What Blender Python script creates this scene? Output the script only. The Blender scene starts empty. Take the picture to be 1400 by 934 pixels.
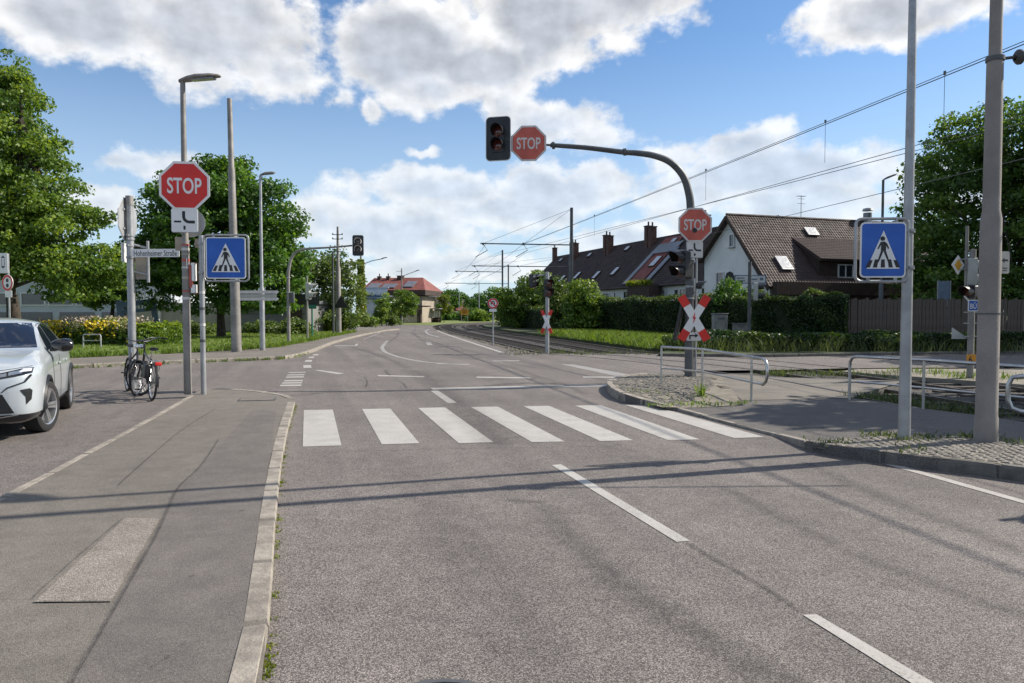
import bpy, bmesh, math, random
import numpy as np
from mathutils import Vector, Matrix
from mathutils.bvhtree import BVHTree
R = math.radians
random.seed(7); rng = np.random.default_rng(7)
sc = bpy.context.scene
COL = sc.collection

# ------------------------------------------------------------------ camera
W, H, F, HY, CAMH = 1400, 934, 1011.0, 428.0, 1.6
PITCH = math.atan((H/2 - HY)/F)
cam = bpy.data.cameras.new('camera'); cam.sensor_width = 36; cam.lens = 36*F/W
cam.clip_start = 0.05; cam.clip_end = 3000
camo = bpy.data.objects.new('camera', cam); COL.objects.link(camo)
camo.location = (0, 0, CAMH); camo.rotation_euler = (R(90) - PITCH, 0, 0)
sc.camera = camo
def ray(px, py):
    a, b = (px - W/2)/F, (H/2 - py)/F
    cp, sp = math.cos(PITCH), math.sin(PITCH)
    return Vector((a, cp + b*sp, -sp + b*cp))
def G(px, py, z=0.0):
    d = ray(px, py); t = (z - CAMH)/d.z
    return Vector((d.x*t, d.y*t, z))
def AT(px, py, D):
    d = ray(px, py); t = D/d.y
    return Vector((d.x*t, D, CAMH + d.z*t))

# ------------------------------------------------------------------ light
SUN_AZ, SUN_EL = R(72.4), R(38)
SDIR = Vector((math.cos(SUN_EL)*math.sin(SUN_AZ), math.cos(SUN_EL)*math.cos(SUN_AZ), math.sin(SUN_EL)))
sl = bpy.data.lights.new('sun', 'SUN'); sl.energy = 5.0; sl.angle = R(0.5); sl.color = (1, .92, .80)
so = bpy.data.objects.new('sun', sl); COL.objects.link(so); so.rotation_euler = SDIR.to_track_quat('Z', 'Y').to_euler()
so.location = SDIR*200
sc.view_settings.view_transform = 'Standard'; sc.view_settings.look = 'None'
sc.view_settings.exposure = 0.48; sc.view_settings.gamma = 1.0
sc.view_settings.use_curve_mapping = False
world = bpy.data.worlds.new('World'); sc.world = world; world.use_nodes = True
sc.cycles.use_denoising = True
sc.cycles.max_bounces = 6; sc.cycles.transparent_max_bounces = 12

class NT:
    """small helper to wire shader nodes"""
    def __init__(s, tree): s.t = tree; s.l = tree.links
    def n(s, typ, ins=None, out=0, **props):
        nd = s.t.nodes.new(typ)
        for k, v in props.items(): setattr(nd, k, v)
        for k, v in (ins or {}).items():
            sk = nd.inputs[k]
            if isinstance(v, bpy.types.NodeSocket): s.l.new(v, sk)
            else:
                try: sk.default_value = v
                except Exception: sk.default_value = tuple(v) + (1,)
        return nd.outputs[out]
    def m(s, op, a, b=0.0, c=0.0, clamp=False):
        return s.n('ShaderNodeMath', {0: a, 1: b, 2: c}, operation=op, use_clamp=clamp)
    def v(s, op, a, b=(0, 0, 0)):
        return s.n('ShaderNodeVectorMath', {0: a, 1: b}, operation=op)
    def mix(s, fac, a, b, blend='MIX'):
        nd = s.t.nodes.new('ShaderNodeMix'); nd.data_type = 'RGBA'; nd.blend_type = blend
        for k, v in ((0, fac), (6, a), (7, b)):
            if isinstance(v, bpy.types.NodeSocket): s.l.new(v, nd.inputs[k])
            elif k: nd.inputs[k].default_value = tuple(v)[:3] + (1,)
            else: nd.inputs[k].default_value = v
        return nd.outputs[2]
    def ss(s, x, a, b, lo=0.0, hi=1.0):
        return s.n('ShaderNodeMapRange', {0: x, 1: a, 2: b, 3: lo, 4: hi}, interpolation_type='SMOOTHSTEP')
    def noise(s, vec, scale, detail=4, rough=.5, out=0, dist=0.0):
        return s.n('ShaderNodeTexNoise', {'Vector': vec, 'Scale': scale, 'Detail': detail, 'Roughness': rough, 'Distortion': dist}, out)

SKY_STRENGTH = 0.10
def build_world():
    t = world.node_tree; t.nodes.clear(); N = NT(t)
    sky = N.n('ShaderNodeTexSky', sky_type='NISHITA', sun_disc=False, sun_elevation=SUN_EL, sun_rotation=SUN_AZ,
              altitude=300.0, air_density=1.0, dust_density=0.6, ozone_density=2.5)
    sky = N.mix(1.0, sky, (0.74, 0.93, 1.07), 'MULTIPLY')
    d = N.n('ShaderNodeTexCoord')
    sep = t.nodes.new('ShaderNodeSeparateXYZ'); t.links.new(d, sep.inputs[0])
    x, y, z = sep.outputs
    az = N.m('ARCTAN2', x, y); el = N.m('ARCSINE', z)
    P = N.n('ShaderNodeCombineXYZ', {0: az, 1: el, 2: 0.0})
    warp = N.v('SUBTRACT', N.noise(P, 9.0, 3, .6, 1), (.5, .5, .5))
    warp = N.v('MULTIPLY', warp, (.075, .05, 0))
    w2 = N.v('MULTIPLY', N.v('SUBTRACT', N.noise(P, 34.0, 3, .6, 1), (.5, .5, .5)), (.030, .022, 0))
    Pw = N.v('ADD', N.v('ADD', P, warp), w2)
    blobs = [  # photograph positions of the clouds: x, y, half width, half height
        (110, 10, 170, 66), (300, 40, 170, 80), (385, 95, 75, 42), (560, 60, 130, 78), (660, 85, 110, 62), (600, 120, 90, 36), (820, 0, 130, 62), (740, 20, 120, 70), (730, 65, 60, 60),
        (750, 165, 95, 38), (690, 150, 42, 50), (790, 185, 60, 26), (590, 262, 150, 34), (760, 262, 120, 46), (700, 290, 150, 36), (540, 318, 150, 40), (440, 305, 70, 40),
        (640, 365, 150, 26), (1010, 200, 95, 26), (930, 215, 60, 32), (1040, 240, 190, 42), (1160, 235, 110, 36), (950, 268, 100, 36), (1090, 285, 160, 36), (1200, 18, 120, 44), (1290, 10, 90, 36),
        (180, 228, 75, 22), (280, 225, 70, 22), (150, 275, 70, 24), (464, 132, 24, 20), (504, 147, 19, 17), (580, 207, 30, 8), (850, 330, 120, 26), (440, 372, 120, 24), (1330, 250, 110, 40)]
    Fm = None
    for (bx, by, rx, ry) in blobs:
        r0 = ray(bx, by); a0 = math.atan2(r0.x, r0.y); e0 = math.asin(r0.z/r0.length)
        sx = F*(1 + ((bx - 700)/F)**2)
        q = N.v('MULTIPLY', N.v('SUBTRACT', Pw, (a0, e0, 0)), (sx/rx, F/ry, 0))
        ln = N.n('ShaderNodeVectorMath', {0: q}, 1, operation='LENGTH')
        amp = min(1.0, max(.38, math.sqrt(rx*ry)/80))
        f = N.m('MULTIPLY', N.m('SUBTRACT', 1.0, ln), amp)
        Fm = f if Fm is None else N.n('ShaderNodeMath', {0: Fm, 1: f, 2: .12}, operation='SMOOTH_MAX')
    # beyond the frame the same kind of cumulus field goes on
    zz = N.m('MAXIMUM', N.m('ADD', z, .16), .05)
    Q = N.n('ShaderNodeCombineXYZ', {0: N.m('DIVIDE', x, zz), 1: N.m('DIVIDE', y, zz), 2: 0.0})
    gen = N.m('MULTIPLY', N.m('SUBTRACT', N.noise(Q, 1.1, 3, .5), .50), 4.0)
    outm = N.m('MAXIMUM', N.ss(N.m('ABSOLUTE', az), .60, .72), N.ss(el, .42, .50))
    gen = N.m('SUBTRACT', gen, N.m('MULTIPLY', N.m('SUBTRACT', 1.0, outm), 6.0))
    Fm = N.m('MAXIMUM', Fm, gen)
    Pn = N.v('MULTIPLY', P, (1, 1.35, 1))
    n1 = N.noise(Pn, 10.0, 13, .61)
    nl = N.noise(Pn, 17.0, 5, .5)
    n2 = N.noise(N.v('ADD', Pn, (.010, .014, 0)), 17.0, 5, .5)
    Fc = N.m('MINIMUM', Fm, .62)
    nd = N.m('MULTIPLY', N.m('SUBTRACT', n1, .50), 2.6)
    dens = N.m('ADD', N.m('MULTIPLY', Fc, 1.6), nd)
    mask = N.ss(dens, -.04, .50)
    high = N.ss(el, .17, .36)
    core = N.ss(N.m('ADD', N.m('MULTIPLY', Fc, 1.6), N.m('MULTIPLY', N.m('SUBTRACT', N.noise(Pn, 6.0, 3, .4), .5), 1.5)), .30, 1.1)
    shade = N.mix(high, (5.0, 5.45, 6.1), (3.9, 4.2, 4.75))
    lit = N.m('ADD', N.m('MULTIPLY', N.m('SUBTRACT', nl, n2), .9), 1.0)
    cc = N.mix(core, (7.1, 7.1, 7.1), shade)
    cc = N.v('MULTIPLY', cc, N.n('ShaderNodeCombineXYZ', {0: lit, 1: lit, 2: lit}))
    mask = N.m('MULTIPLY', mask, N.m('ADD', .74, N.m('MULTIPLY', high, .26)))
    # thin bright veil low in the sky
    veil = N.m('MULTIPLY', N.ss(el, .38, 0.0), .64)
    base = N.mix(veil, sky, (5.2, 6.2, 7.2))
    col = N.mix(mask, base, cc)
    bg = N.n('ShaderNodeBackground', {0: col, 1: SKY_STRENGTH})
    t.links.new(bg, t.nodes.new('ShaderNodeOutputWorld').inputs[0])
build_world()

# ------------------------------------------------------------------ materials
MATS = {}
def mat(name, col, rough=.6, metal=0.0, var=.12, vscale=3.0, bump=0.0, bscale=40.0, coat=0.0, spec=None, world_co=False, col2=None, fine=0.0, fscale=80):
    if name in MATS: return MATS[name]
    plain = var <= .035
    m = bpy.data.materials.new(name); m.use_nodes = True; t = m.node_tree; N = NT(t)
    b = t.nodes['Principled BSDF']
    co = N.n('ShaderNodeNewGeometry') if world_co else N.n('ShaderNodeTexCoord', out=3)
    c2 = col2 or tuple(c*(1 - 2.2*var) for c in col)
    n = N.ss(N.noise(co, vscale, 5, .62), .30, .72)
    c = N.mix(n, col, c2)
    if fine: c = N.mix(1.0, c, N.mix(N.noise(co, fscale, 2, .6), (1 - fine,)*3, (1 + fine,)*3), 'MULTIPLY')
    if plain: b.inputs['Base Color'].default_value = (*col, 1); b.inputs['Roughness'].default_value = rough
    else:
        t.links.new(c, b.inputs['Base Color'])
        r = N.ss(N.noise(co, vscale*2.3, 3), .2, .8, max(0, rough - .10), min(1, rough + .12)); t.links.new(r, b.inputs['Roughness'])
    b.inputs['Metallic'].default_value = metal
    if coat: b.inputs['Coat Weight'].default_value = coat; b.inputs['Coat Roughness'].default_value = .06
    if spec is not None: b.inputs['Specular IOR Level'].default_value = spec
    if bump:
        t.links.new(N.n('ShaderNodeBump', {'Strength': bump, 'Distance': .01, 'Height': N.noise(co, bscale, 4, .6)}), b.inputs['Normal'])
    MATS[name] = m
    return m

def asphalt(name, base, speck=.5, tint=(1.0, .97, .95), big=.25, scale=1.0, lanes=False):
    m = bpy.data.materials.new(name); m.use_nodes = True; t = m.node_tree; N = NT(t); b = t.nodes['Principled BSDF']
    p = N.n('ShaderNodeNewGeometry')
    c = tuple(base*k for k in tint)
    big1 = N.ss(N.noise(p, .35, 6, .62), .28, .74)
    col = N.mix(big1, tuple(k*(1 + big*.7) for k in c), tuple(k*(1 - big*.7) for k in c))
    mid = N.ss(N.noise(p, 4.5, 5, .7), .25, .75)
    col = N.mix(1.0, col, N.mix(mid, (1.14,)*3, (.86,)*3), 'MULTIPLY')
    if lanes:   # wheel tracks polished along the carriageway, oil drips
        rt = N.n('ShaderNodeVectorRotate', {'Vector': p, 'Angle': R(-16)}, rotation_type='Z_AXIS')
        st = N.v('MULTIPLY', rt, (1.5, .05, 1))
        col = N.mix(1.0, col, N.mix(N.ss(N.noise(st, 1.0, 4, .55), .30, .70), (1.13, 1.13, 1.12), (.86, .86, .87)), 'MULTIPLY')
        sp = t.nodes.new('ShaderNodeTexVoronoi'); sp.inputs['Scale'].default_value = 1.3; t.links.new(N.v('ADD', p, N.v('MULTIPLY', N.noise(p, 6, 3, .6, 1), (.12, .12, 0))), sp.inputs['Vector'])
        rnd = N.n('ShaderNodeSeparateColor', {0: sp.outputs['Color']})
        drop = N.m('MULTIPLY', N.ss(sp.outputs['Distance'], .10, .04), N.ss(rnd, .72, .80))
        col = N.mix(N.m('MULTIPLY', drop, .45), col, (.05, .047, .045))
    # aggregate: stones of different tone with dark binder between
    vo = t.nodes.new('ShaderNodeTexVoronoi'); vo.inputs['Scale'].default_value = 175*scale; t.links.new(p, vo.inputs['Vector'])
    tone = N.n('ShaderNodeSeparateColor', {0: vo.outputs['Color']})
    agg = N.ss(tone, .15, .98, 1 - speck, 1 + speck*1.05)
    edge = N.ss(vo.outputs['Distance'], .30, .62, 1.0, .55)
    k = N.m('MULTIPLY', agg, edge)
    n3 = N.ss(N.noise(p, 70*scale, 3, .7), .3, .72, .86, 1.16)
    k = N.m('MULTIPLY', k, n3)
    kk = N.n('ShaderNodeCombineXYZ', {0: k, 1: k, 2: k})
    col = N.mix(1.0, col, kk, 'MULTIPLY')
    t.links.new(col, b.inputs['Base Color'])
    b.inputs['Roughness'].default_value = .82; b.inputs['Specular IOR Level'].default_value = .35
    hgt = N.m('ADD', N.m('MULTIPLY', vo.outputs['Distance'], -.8), N.noise(p, 60*scale, 3))
    t.links.new(N.n('ShaderNodeBump', {'Strength': .55, 'Distance': .006, 'Height': hgt}), b.inputs['Normal'])
    MATS[name] = m
    return m

def worn_paint(name, col, wear=.5):
    m = bpy.data.materials.new(name); m.use_nodes = True; t = m.node_tree; N = NT(t); b = t.nodes['Principled BSDF']
    p = N.n('ShaderNodeNewGeometry')
    f = N.ss(N.noise(p, 42, 5, .78), .60 - wear*.20, .74 - wear*.1)
    f2 = N.ss(N.noise(p, 2.4, 7, .74), .38, .66, .18, 1.0)
    c = N.mix(N.m('MULTIPLY', f, f2), col, (.20, .195, .19))
    c = N.mix(1.0, c, N.mix(N.ss(N.noise(p, 2.3, 6, .7), .3, .75), (1.02,)*3, (.82, .81, .79)), 'MULTIPLY')
    c = N.mix(1.0, c, N.mix(N.noise(p, 130, 2), (.82,)*3, (1.15,)*3), 'MULTIPLY')
    t.links.new(c, b.inputs['Base Color']); b.inputs['Roughness'].default_value = .6
    t.links.new(N.n('ShaderNodeBump', {'Strength': .35, 'Distance': .004, 'Height': N.noise(p, 80, 3)}), b.inputs['Normal'])
    MATS[name] = m; return m

def mark_mat(name, col, amount):
    """see-through mark (rubber, tar, dark patches, a painted shadow): noisy coverage over what lies below"""
    m = bpy.data.materials.new(name); m.use_nodes = True; t = m.node_tree; N = NT(t); b = t.nodes['Principled BSDF']
    p = N.n('ShaderNodeNewGeometry')
    b.inputs['Base Color'].default_value = (*col, 1); b.inputs['Roughness'].default_value = .75
    at = N.n('ShaderNodeAttribute', out=2, attribute_name='edge')
    a = N.m('MULTIPLY', N.ss(N.noise(p, 9, 5, .7), .25, .75, .35, 1.0), amount)
    a = N.m('MULTIPLY', a, at)
    a = N.m('MULTIPLY', a, N.ss(N.noise(p, 75, 2, .7), .3, .7, .4, 1.0))
    t.links.new(a, b.inputs['Alpha']); MATS[name] = m; return m

def leaf_mat(name, dark, mid, light, trans=.35):
    m = bpy.data.materials.new(name); m.use_nodes = True; t = m.node_tree; N = NT(t); b = t.nodes['Principled BSDF']
    at = N.n('ShaderNodeAttribute', out=2, attribute_name='tone')
    c = N.mix(N.ss(at, 0, .55), dark, mid); c = N.mix(N.ss(at, .5, 1.0), c, light)
    t.links.new(c, b.inputs['Base Color']); b.inputs['Roughness'].default_value = .5
    tr = N.n('ShaderNodeBsdfTranslucent', {0: N.mix(1.0, c, (1.25, 1.2, .55), 'MULTIPLY')})
    mx = N.n('ShaderNodeMixShader', {0: trans, 1: b.outputs[0], 2: tr})
    t.links.new(mx, t.nodes['Material Output'].inputs[0]); MATS[name] = m; return m

M = lambda n: MATS[n]
asphalt('asphalt_road', .190, .55, (1.11, .985, .915), big=.20, lanes=True)
asphalt('asphalt_walk', .200, .28, (1.10, .985, .86), big=.18, scale=1.5)
asphalt('asphalt_patch', .275, .34, (1.10, .98, .85), big=.14)
asphalt('asphalt_strip', .176, .26, (1.09, .98, .90), big=.2, scale=1.5)
asphalt('asphalt_dark', .150, .32, (1.06, .985, .93), big=.25)
worn_paint('road_paint', (.43, .41, .38), .7); worn_paint('road_paint_old', (.33, .315, .295), 1.3)
mark_mat('tar', (.028, .028, .03), .85); mark_mat('rubber', (.04, .04, .042), .40); mark_mat('dark_film', (.03, .03, .03), .65)
mat('granite', (.33, .295, .25), .8, var=.22, vscale=6, bump=.7, bscale=45, world_co=True, fine=.35, fscale=160)
mat('granite_dark', (.15, .14, .125), .8, var=.2, vscale=6, bump=.8, bscale=45, world_co=True, fine=.3, fscale=160)
mat('cobble', (.20, .182, .155), .8, var=.22, vscale=9, bump=.6, bscale=60, world_co=True, fine=.25, fscale=120)
mat('sand_joint', (.23, .205, .165), .95, var=.2, vscale=7, bump=.6, bscale=80, world_co=True, fine=.3)
mat('concrete_slab', (.165, .148, .125), .85, var=.15, vscale=1.3, bump=.3, bscale=60, world_co=True, fine=.2)
mat('soil', (.10, .085, .06), .95, var=.2, vscale=2, bump=.8, bscale=30, world_co=True, col2=(.075, .085, .035))
mat('turf', (.12, .165, .03), .9, var=.2, vscale=.7, bump=.8, bscale=40, world_co=True, col2=(.15, .18, .04), fine=.35, fscale=30)
mat('turf_painted_shade', (.055, .07, .022), .9, var=.2, vscale=.7, bump=.8, bscale=40, world_co=True, fine=.35, fscale=30); mat('ballast', (.060, .053, .046), .95, var=.25, vscale=1.0, bump=1.0, bscale=24, world_co=True, fine=.6, fscale=28)  # bank turf: darker turf copy with tree shade put into its colour
mat('gravel', (.26, .235, .19), .95, var=.2, vscale=1.0, bump=1.0, bscale=40, world_co=True, fine=.4, fscale=45)
mat('rail_steel', (.24, .20, .17), .4, metal=.7, var=.2); mat('sleeper', (.07, .06, .05), .9, var=.2, bump=.4)
mat('galv', (.40, .41, .42), .48, metal=.55, var=.16, vscale=2.2, bump=.12, bscale=60, fine=.10, fscale=35)
mat('galv_old', (.30, .285, .265), .62, metal=.35, var=.2, vscale=1.8, bump=.25, bscale=50, fine=.14, fscale=30)
mat('galv_dark', (.115, .12, .125), .55, metal=.35, var=.18, vscale=2.0, bump=.1)
mat('steel_bright', (.52, .52, .51), .32, metal=.9, var=.1, vscale=4)
mat('concrete_pole', (.27, .245, .225), .8, var=.16, vscale=1.2, bump=.3, bscale=50, fine=.15, fscale=60)
mat('sign_red', (.66, .020, .012), .38, var=.10, vscale=1.2); mat('sign_red_old', (.56, .11, .075), .5, var=.14, vscale=2.5)
mat('sign_white', (.74, .74, .73), .38, var=.05, vscale=1.5); mat('sign_white_old', (.62, .60, .58), .5, var=.10, vscale=3)
mat('sign_blue', (.004, .095, .46), .32, var=.10, vscale=1.5); mat('sign_black', (.016, .016, .018), .45); mat('sign_back', (.44, .45, .46), .5, metal=.4, var=.1, vscale=2)
mat('sign_yellow', (.72, .36, .02), .4); mat('sign_orange', (.66, .28, .02), .45); mat('sign_tan', (.36, .32, .26), .6); mat('sign_green', (.02, .16, .11), .5)
mat('black_plastic', (.013, .014, .016), .42, var=.15); mat('dark_plastic', (.03, .032, .036), .5); mat('lens_dark', (.10, .022, .018), .12, coat=.6); mat('lens_grey', (.05, .05, .05), .12, coat=.6)
mat('signal_grey', (.42, .43, .40), .5, var=.1)
mat('rubber_tyre', (.018, .018, .019), .8, var=.1, bump=.2, bscale=120); mat('alloy', (.55, .56, .58), .28, metal=.85, var=.05); mat('chrome', (.7, .7, .7), .15, metal=1, var=.03)
mat('car_paint', (.43, .47, .50), .28, metal=.05, var=.03, coat=1.0); mat('gloss_black', (.010, .011, .013), .18, coat=.4, var=.02)

def two_tone():
    m = M('car_paint').copy(); m.name = 'car_body'; t = m.node_tree; N = NT(t); b = t.nodes['Principled BSDF']
    sep = t.nodes.new('ShaderNodeSeparateXYZ'); t.links.new(N.n('ShaderNodeTexCoord', out=3), sep.inputs[0])
    k = N.ss(sep.outputs[2], .338, .342)
    t.links.new(N.mix(k, (.012, .013, .015), (.43, .47, .50)), b.inputs['Base Color']); MATS['car_body'] = m
two_tone()
mat('car_glass', (.012, .016, .028), .05, coat=.3, spec=.5, var=.02); mat('lamp_glass', (.16, .19, .24), .08, coat=1.0); mat('lamp_white', (.75, .78, .82), .15, coat=1.0)
mat('window_glass', (.03, .038, .048), .06, coat=.8); mat('sky_glass', (.50, .51, .52), .25, metal=.0, var=.05)
mat('plaster_white', (.74, .74, .73), .85, var=.06, vscale=.8, bump=.2, bscale=30); mat('plaster_blue', (.42, .46, .50), .85, var=.07, vscale=.6, bump=.1)
mat('plaster_cream', (.56, .47, .30), .85, var=.07, vscale=.6, bump=.1); mat('plaster_beige', (.33, .31, .26), .9, var=.12, vscale=.6, bump=.15)
mat('plaster_grey', (.20, .20, .195), .9, var=.12, vscale=.5, bump=.15)
mat('roof_dark', (.046, .031, .028), .75, var=.18, vscale=.9); mat('roof_brown', (.062, .041, .036), .72, var=.16, vscale=.9, fine=.25, fscale=9); mat('roof_red', (.20, .055, .042), .75, var=.15, vscale=.8, fine=.2, fscale=6)
mat('brick', (.085, .042, .034), .85, var=.18, vscale=2, bump=.3); mat('wood_dark', (.055, .034, .026), .8, var=.2, vscale=3); mat('wood_fence', (.085, .066, .055), .88, var=.22, vscale=2.5, bump=.3, col2=(.125, .105, .092)); mat('wood_brown', (.16, .085, .045), .7)
mat('frame_white', (.66, .66, .64), .5, var=.04); mat('annex_glass', (.20, .25, .31), .15, var=.1); mat('wall_dull', (.34, .29, .23), .85, var=.1, vscale=.6); mat('frame_blue', (.10, .155, .22), .5, var=.1); mat('cabinet', (.27, .275, .26), .6, var=.14, vscale=2)
mat('solar', (.17, .17, .19), .4, coat=.0); mat('zinc', (.24, .25, .27), .45, metal=.5)
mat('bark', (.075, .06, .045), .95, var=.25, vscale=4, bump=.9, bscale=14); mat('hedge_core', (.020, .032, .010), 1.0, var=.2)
mat('sticker_red', (.40, .08, .06), .6); mat('sticker_white', (.62, .60, .57), .6)
leaf_mat('leaf_maple', (0.043, 0.093, 0.018), (0.115, 0.204, 0.03), (0.255, 0.334, 0.046), 0.46)
leaf_mat('leaf_dark', (0.03, 0.078, 0.017), (0.068, 0.158, 0.022), (0.158, 0.285, 0.036), 0.42)
leaf_mat('leaf_olive', (0.051, 0.095, 0.024), (0.108, 0.169, 0.043), (0.203, 0.27, 0.068), 0.42)
leaf_mat('leaf_yellow', (0.066, 0.11, 0.013), (0.149, 0.204, 0.02), (0.286, 0.297, 0.028), 0.45)
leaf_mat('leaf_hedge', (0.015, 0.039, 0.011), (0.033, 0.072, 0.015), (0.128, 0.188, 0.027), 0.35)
leaf_mat('leaf_backlit', (0.043, 0.095, 0.027), (0.088, 0.171, 0.038), (0.22, 0.332, 0.064), 0.52)
leaf_mat('grass_blade', (0.065, 0.123, 0.017), (0.123, 0.21, 0.029), (0.246, 0.312, 0.051), 0.45)
leaf_mat('weed_blade', (0.048, 0.074, 0.031), (0.084, 0.12, 0.048), (0.15, 0.186, 0.078), 0.4)
leaf_mat('flower_yellow', (.48, .36, .01), (.62, .48, .015), (.68, .55, .03), .25)
leaf_mat('flower_pale', (.36, .26, .22), (.42, .34, .27), (.55, .50, .42), .25)

# ------------------------------------------------------------------ mesh helpers
class MB:
    def __init__(s): s.v = []; s.f = []
    def add(s, v, f):
        n = len(s.v); s.v += [tuple(p) for p in v]; s.f += [tuple(i + n for i in q) for q in f]; return s
    def box(s, c, d, m=None):
        pts = [Vector((x*d[0]/2, y*d[1]/2, z*d[2]/2)) for z in (-1, 1) for y in (-1, 1) for x in (-1, 1)]
        if m is not None: pts = [m @ p for p in pts]
        pts = [p + Vector(c) for p in pts]
        return s.add(pts, [(0, 2, 3, 1), (4, 5, 7, 6), (0, 1, 5, 4), (2, 6, 7, 3), (0, 4, 6, 2), (1, 3, 7, 5)])
    def cyl(s, p0, p1, r0, r1=None, n=12, caps=True):
        p0, p1 = Vector(p0), Vector(p1); r1 = r0 if r1 is None else r1
        q = (p1 - p0).to_track_quat('Z', 'Y'); v = []
        for p, r in ((p0, r0), (p1, r1)):
            for i in range(n):
                a = 2*math.pi*i/n; v.append(p + q @ Vector((r*math.cos(a), r*math.sin(a), 0)))
        f = [(i, (i + 1) % n, n + (i + 1) % n, n + i) for i in range(n)]
        if caps: f += [tuple(range(n - 1, -1, -1)), tuple(range(n, 2*n))]
        return s.add(v, f)
    def tube(s, path, r, n=8, closed=False):
        P = [Vector(p) for p in path]; k = len(P); rs = r if isinstance(r, (list, tuple)) else [r]*k
        v = []; prev = None
        for i in range(k):
            if closed: d = P[(i + 1) % k] - P[i - 1]
            else: d = P[min(i + 1, k - 1)] - P[max(i - 1, 0)]
            d.normalize()
            if prev is None:
                u = d.orthogonal().normalized()
            else:
                u = (prev - d*prev.dot(d))
                u = u.normalized() if u.length > 1e-6 else d.orthogonal().normalized()
            prev = u; w = d.cross(u)
            for j in range(n):
                a = 2*math.pi*j/n; v.append(P[i] + (u*math.cos(a) + w*math.sin(a))*rs[i])
        f = []
        for i in range(k if closed else k - 1):
            a, b = i*n, ((i + 1) % k)*n
            f += [(a + j, a + (j + 1) % n, b + (j + 1) % n, b + j) for j in range(n)]
        if not closed: f += [tuple(range(n - 1, -1, -1)), tuple(range((k - 1)*n, k*n))]
        return s.add(v, f)
    def prism(s, poly, y0, y1):
        """polygon in x,z pushed from y0 (front) to y1 (back)"""
        n = len(poly); a = sum(poly[i][0]*poly[(i + 1) % n][1] - poly[(i + 1) % n][0]*poly[i][1] for i in range(n))
        if a < 0: poly = poly[::-1]
        v = [(p[0], y0, p[1]) for p in poly] + [(p[0], y1, p[1]) for p in poly]
        f = [tuple(range(n)), tuple(range(2*n - 1, n - 1, -1))] + [(i, n + i, n + (i + 1) % n, (i + 1) % n) for i in range(n)]
        return s.add(v, f)
    def slab(s, pts, thick):
        n = len(pts); a = sum(pts[i][0]*pts[(i + 1) % n][1] - pts[(i + 1) % n][0]*pts[i][1] for i in range(n))
        if a < 0: pts = pts[::-1]
        v = [tuple(p) for p in pts]; f = [tuple(range(n))]
        if thick:
            v += [(p[0], p[1], p[2] - thick) for p in pts]; f += [(i, n + i, n + (i + 1) % n, (i + 1) % n) for i in range(n)]
        return s.add(v, f)
    def lathe(s, prof, n=16, m=None):
        v = []
        for r, z in prof:
            for i in range(n):
                a = 2*math.pi*i/n; p = Vector((r*math.cos(a), r*math.sin(a), z)); v.append(m @ p if m else p)
        f = []
        for k in range(len(prof) - 1):
            f += [(k*n + i, k*n + (i + 1) % n, (k + 1)*n + (i + 1) % n, (k + 1)*n + i) for i in range(n)]
        return s.add(v, f)
    def mesh(s, name):
        me = bpy.data.meshes.new(name); me.from_pydata(s.v, [], s.f); me.validate(); return me
    def build(s, name, m, parent=None, loc=None, rz=0, smooth=True, bevel=0, rot=None):
        me = s.mesh(name)
        if smooth and len(me.polygons): me.shade_smooth(); me.set_sharp_from_angle(angle=R(38))
        return link(name, me, m, parent, loc, rz, bevel, rot)
def link(name, me, m, parent=None, loc=None, rz=0, bevel=0, rot=None):
    o = bpy.data.objects.new(name, me); COL.objects.link(o)
    if m is not None and not me.materials: me.materials.append(M(m) if isinstance(m, str) else m)
    if parent is not None: o.parent = parent
    if loc is not None: o.location = loc
    o.rotation_euler = rot if rot is not None else (0, 0, rz)
    if bevel:
        b = o.modifiers.new('bevel', 'BEVEL'); b.width = bevel; b.segments = 2; b.limit_method = 'ANGLE'
    return o
def tag(o, label=None, cat=None, group=None, kind=None):
    if label: o['label'] = label
    if cat: o['category'] = cat
    if group: o['group'] = group
    if kind: o['kind'] = kind
    return o
def thing(name, loc, rz, label, cat, group=None):
    o = bpy.data.objects.new(name, None); COL.objects.link(o); o.empty_display_size = .2
    o.location = loc; o.rotation_euler = (0, 0, rz); return tag(o, label, cat, group)
def copy_tree(o, parent=None):
    c = o.copy(); COL.objects.link(c); c.parent = parent
    for ch in o.children: copy_tree(ch, c)
    return c
def rr(w, h, r, cx=0, cz=0, n=5):
    p = []
    for sx, sz, a0 in ((1, 1, 0), (-1, 1, 90), (-1, -1, 180), (1, -1, 270)):
        for i in range(n + 1):
            a = R(a0 + 90*i/n); p.append((cx + sx*(w/2 - r) + r*math.cos(a), cz + sz*(h/2 - r) + r*math.sin(a)))
    return p
def ngon(r, n, a0=0, cx=0, cz=0):
    return [(cx + r*math.cos(R(a0) + 2*math.pi*i/n), cz + r*math.sin(R(a0) + 2*math.pi*i/n)) for i in range(n)]
def spline(pts, k=8):
    P = [Vector(p) for p in pts]; out = []
    for i in range(len(P) - 1):
        p0, p1, p2, p3 = P[max(i - 1, 0)], P[i], P[i + 1], P[min(i + 2, len(P) - 1)]
        for j in range(k):
            t = j/k
            out.append(.5*((2*p1) + (p2 - p0)*t + (2*p0 - 5*p1 + 4*p2 - p3)*t*t + (3*p1 - p0 - 3*p2 + p3)*t**3))
    return out + [P[-1]]
_dg = None
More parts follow.
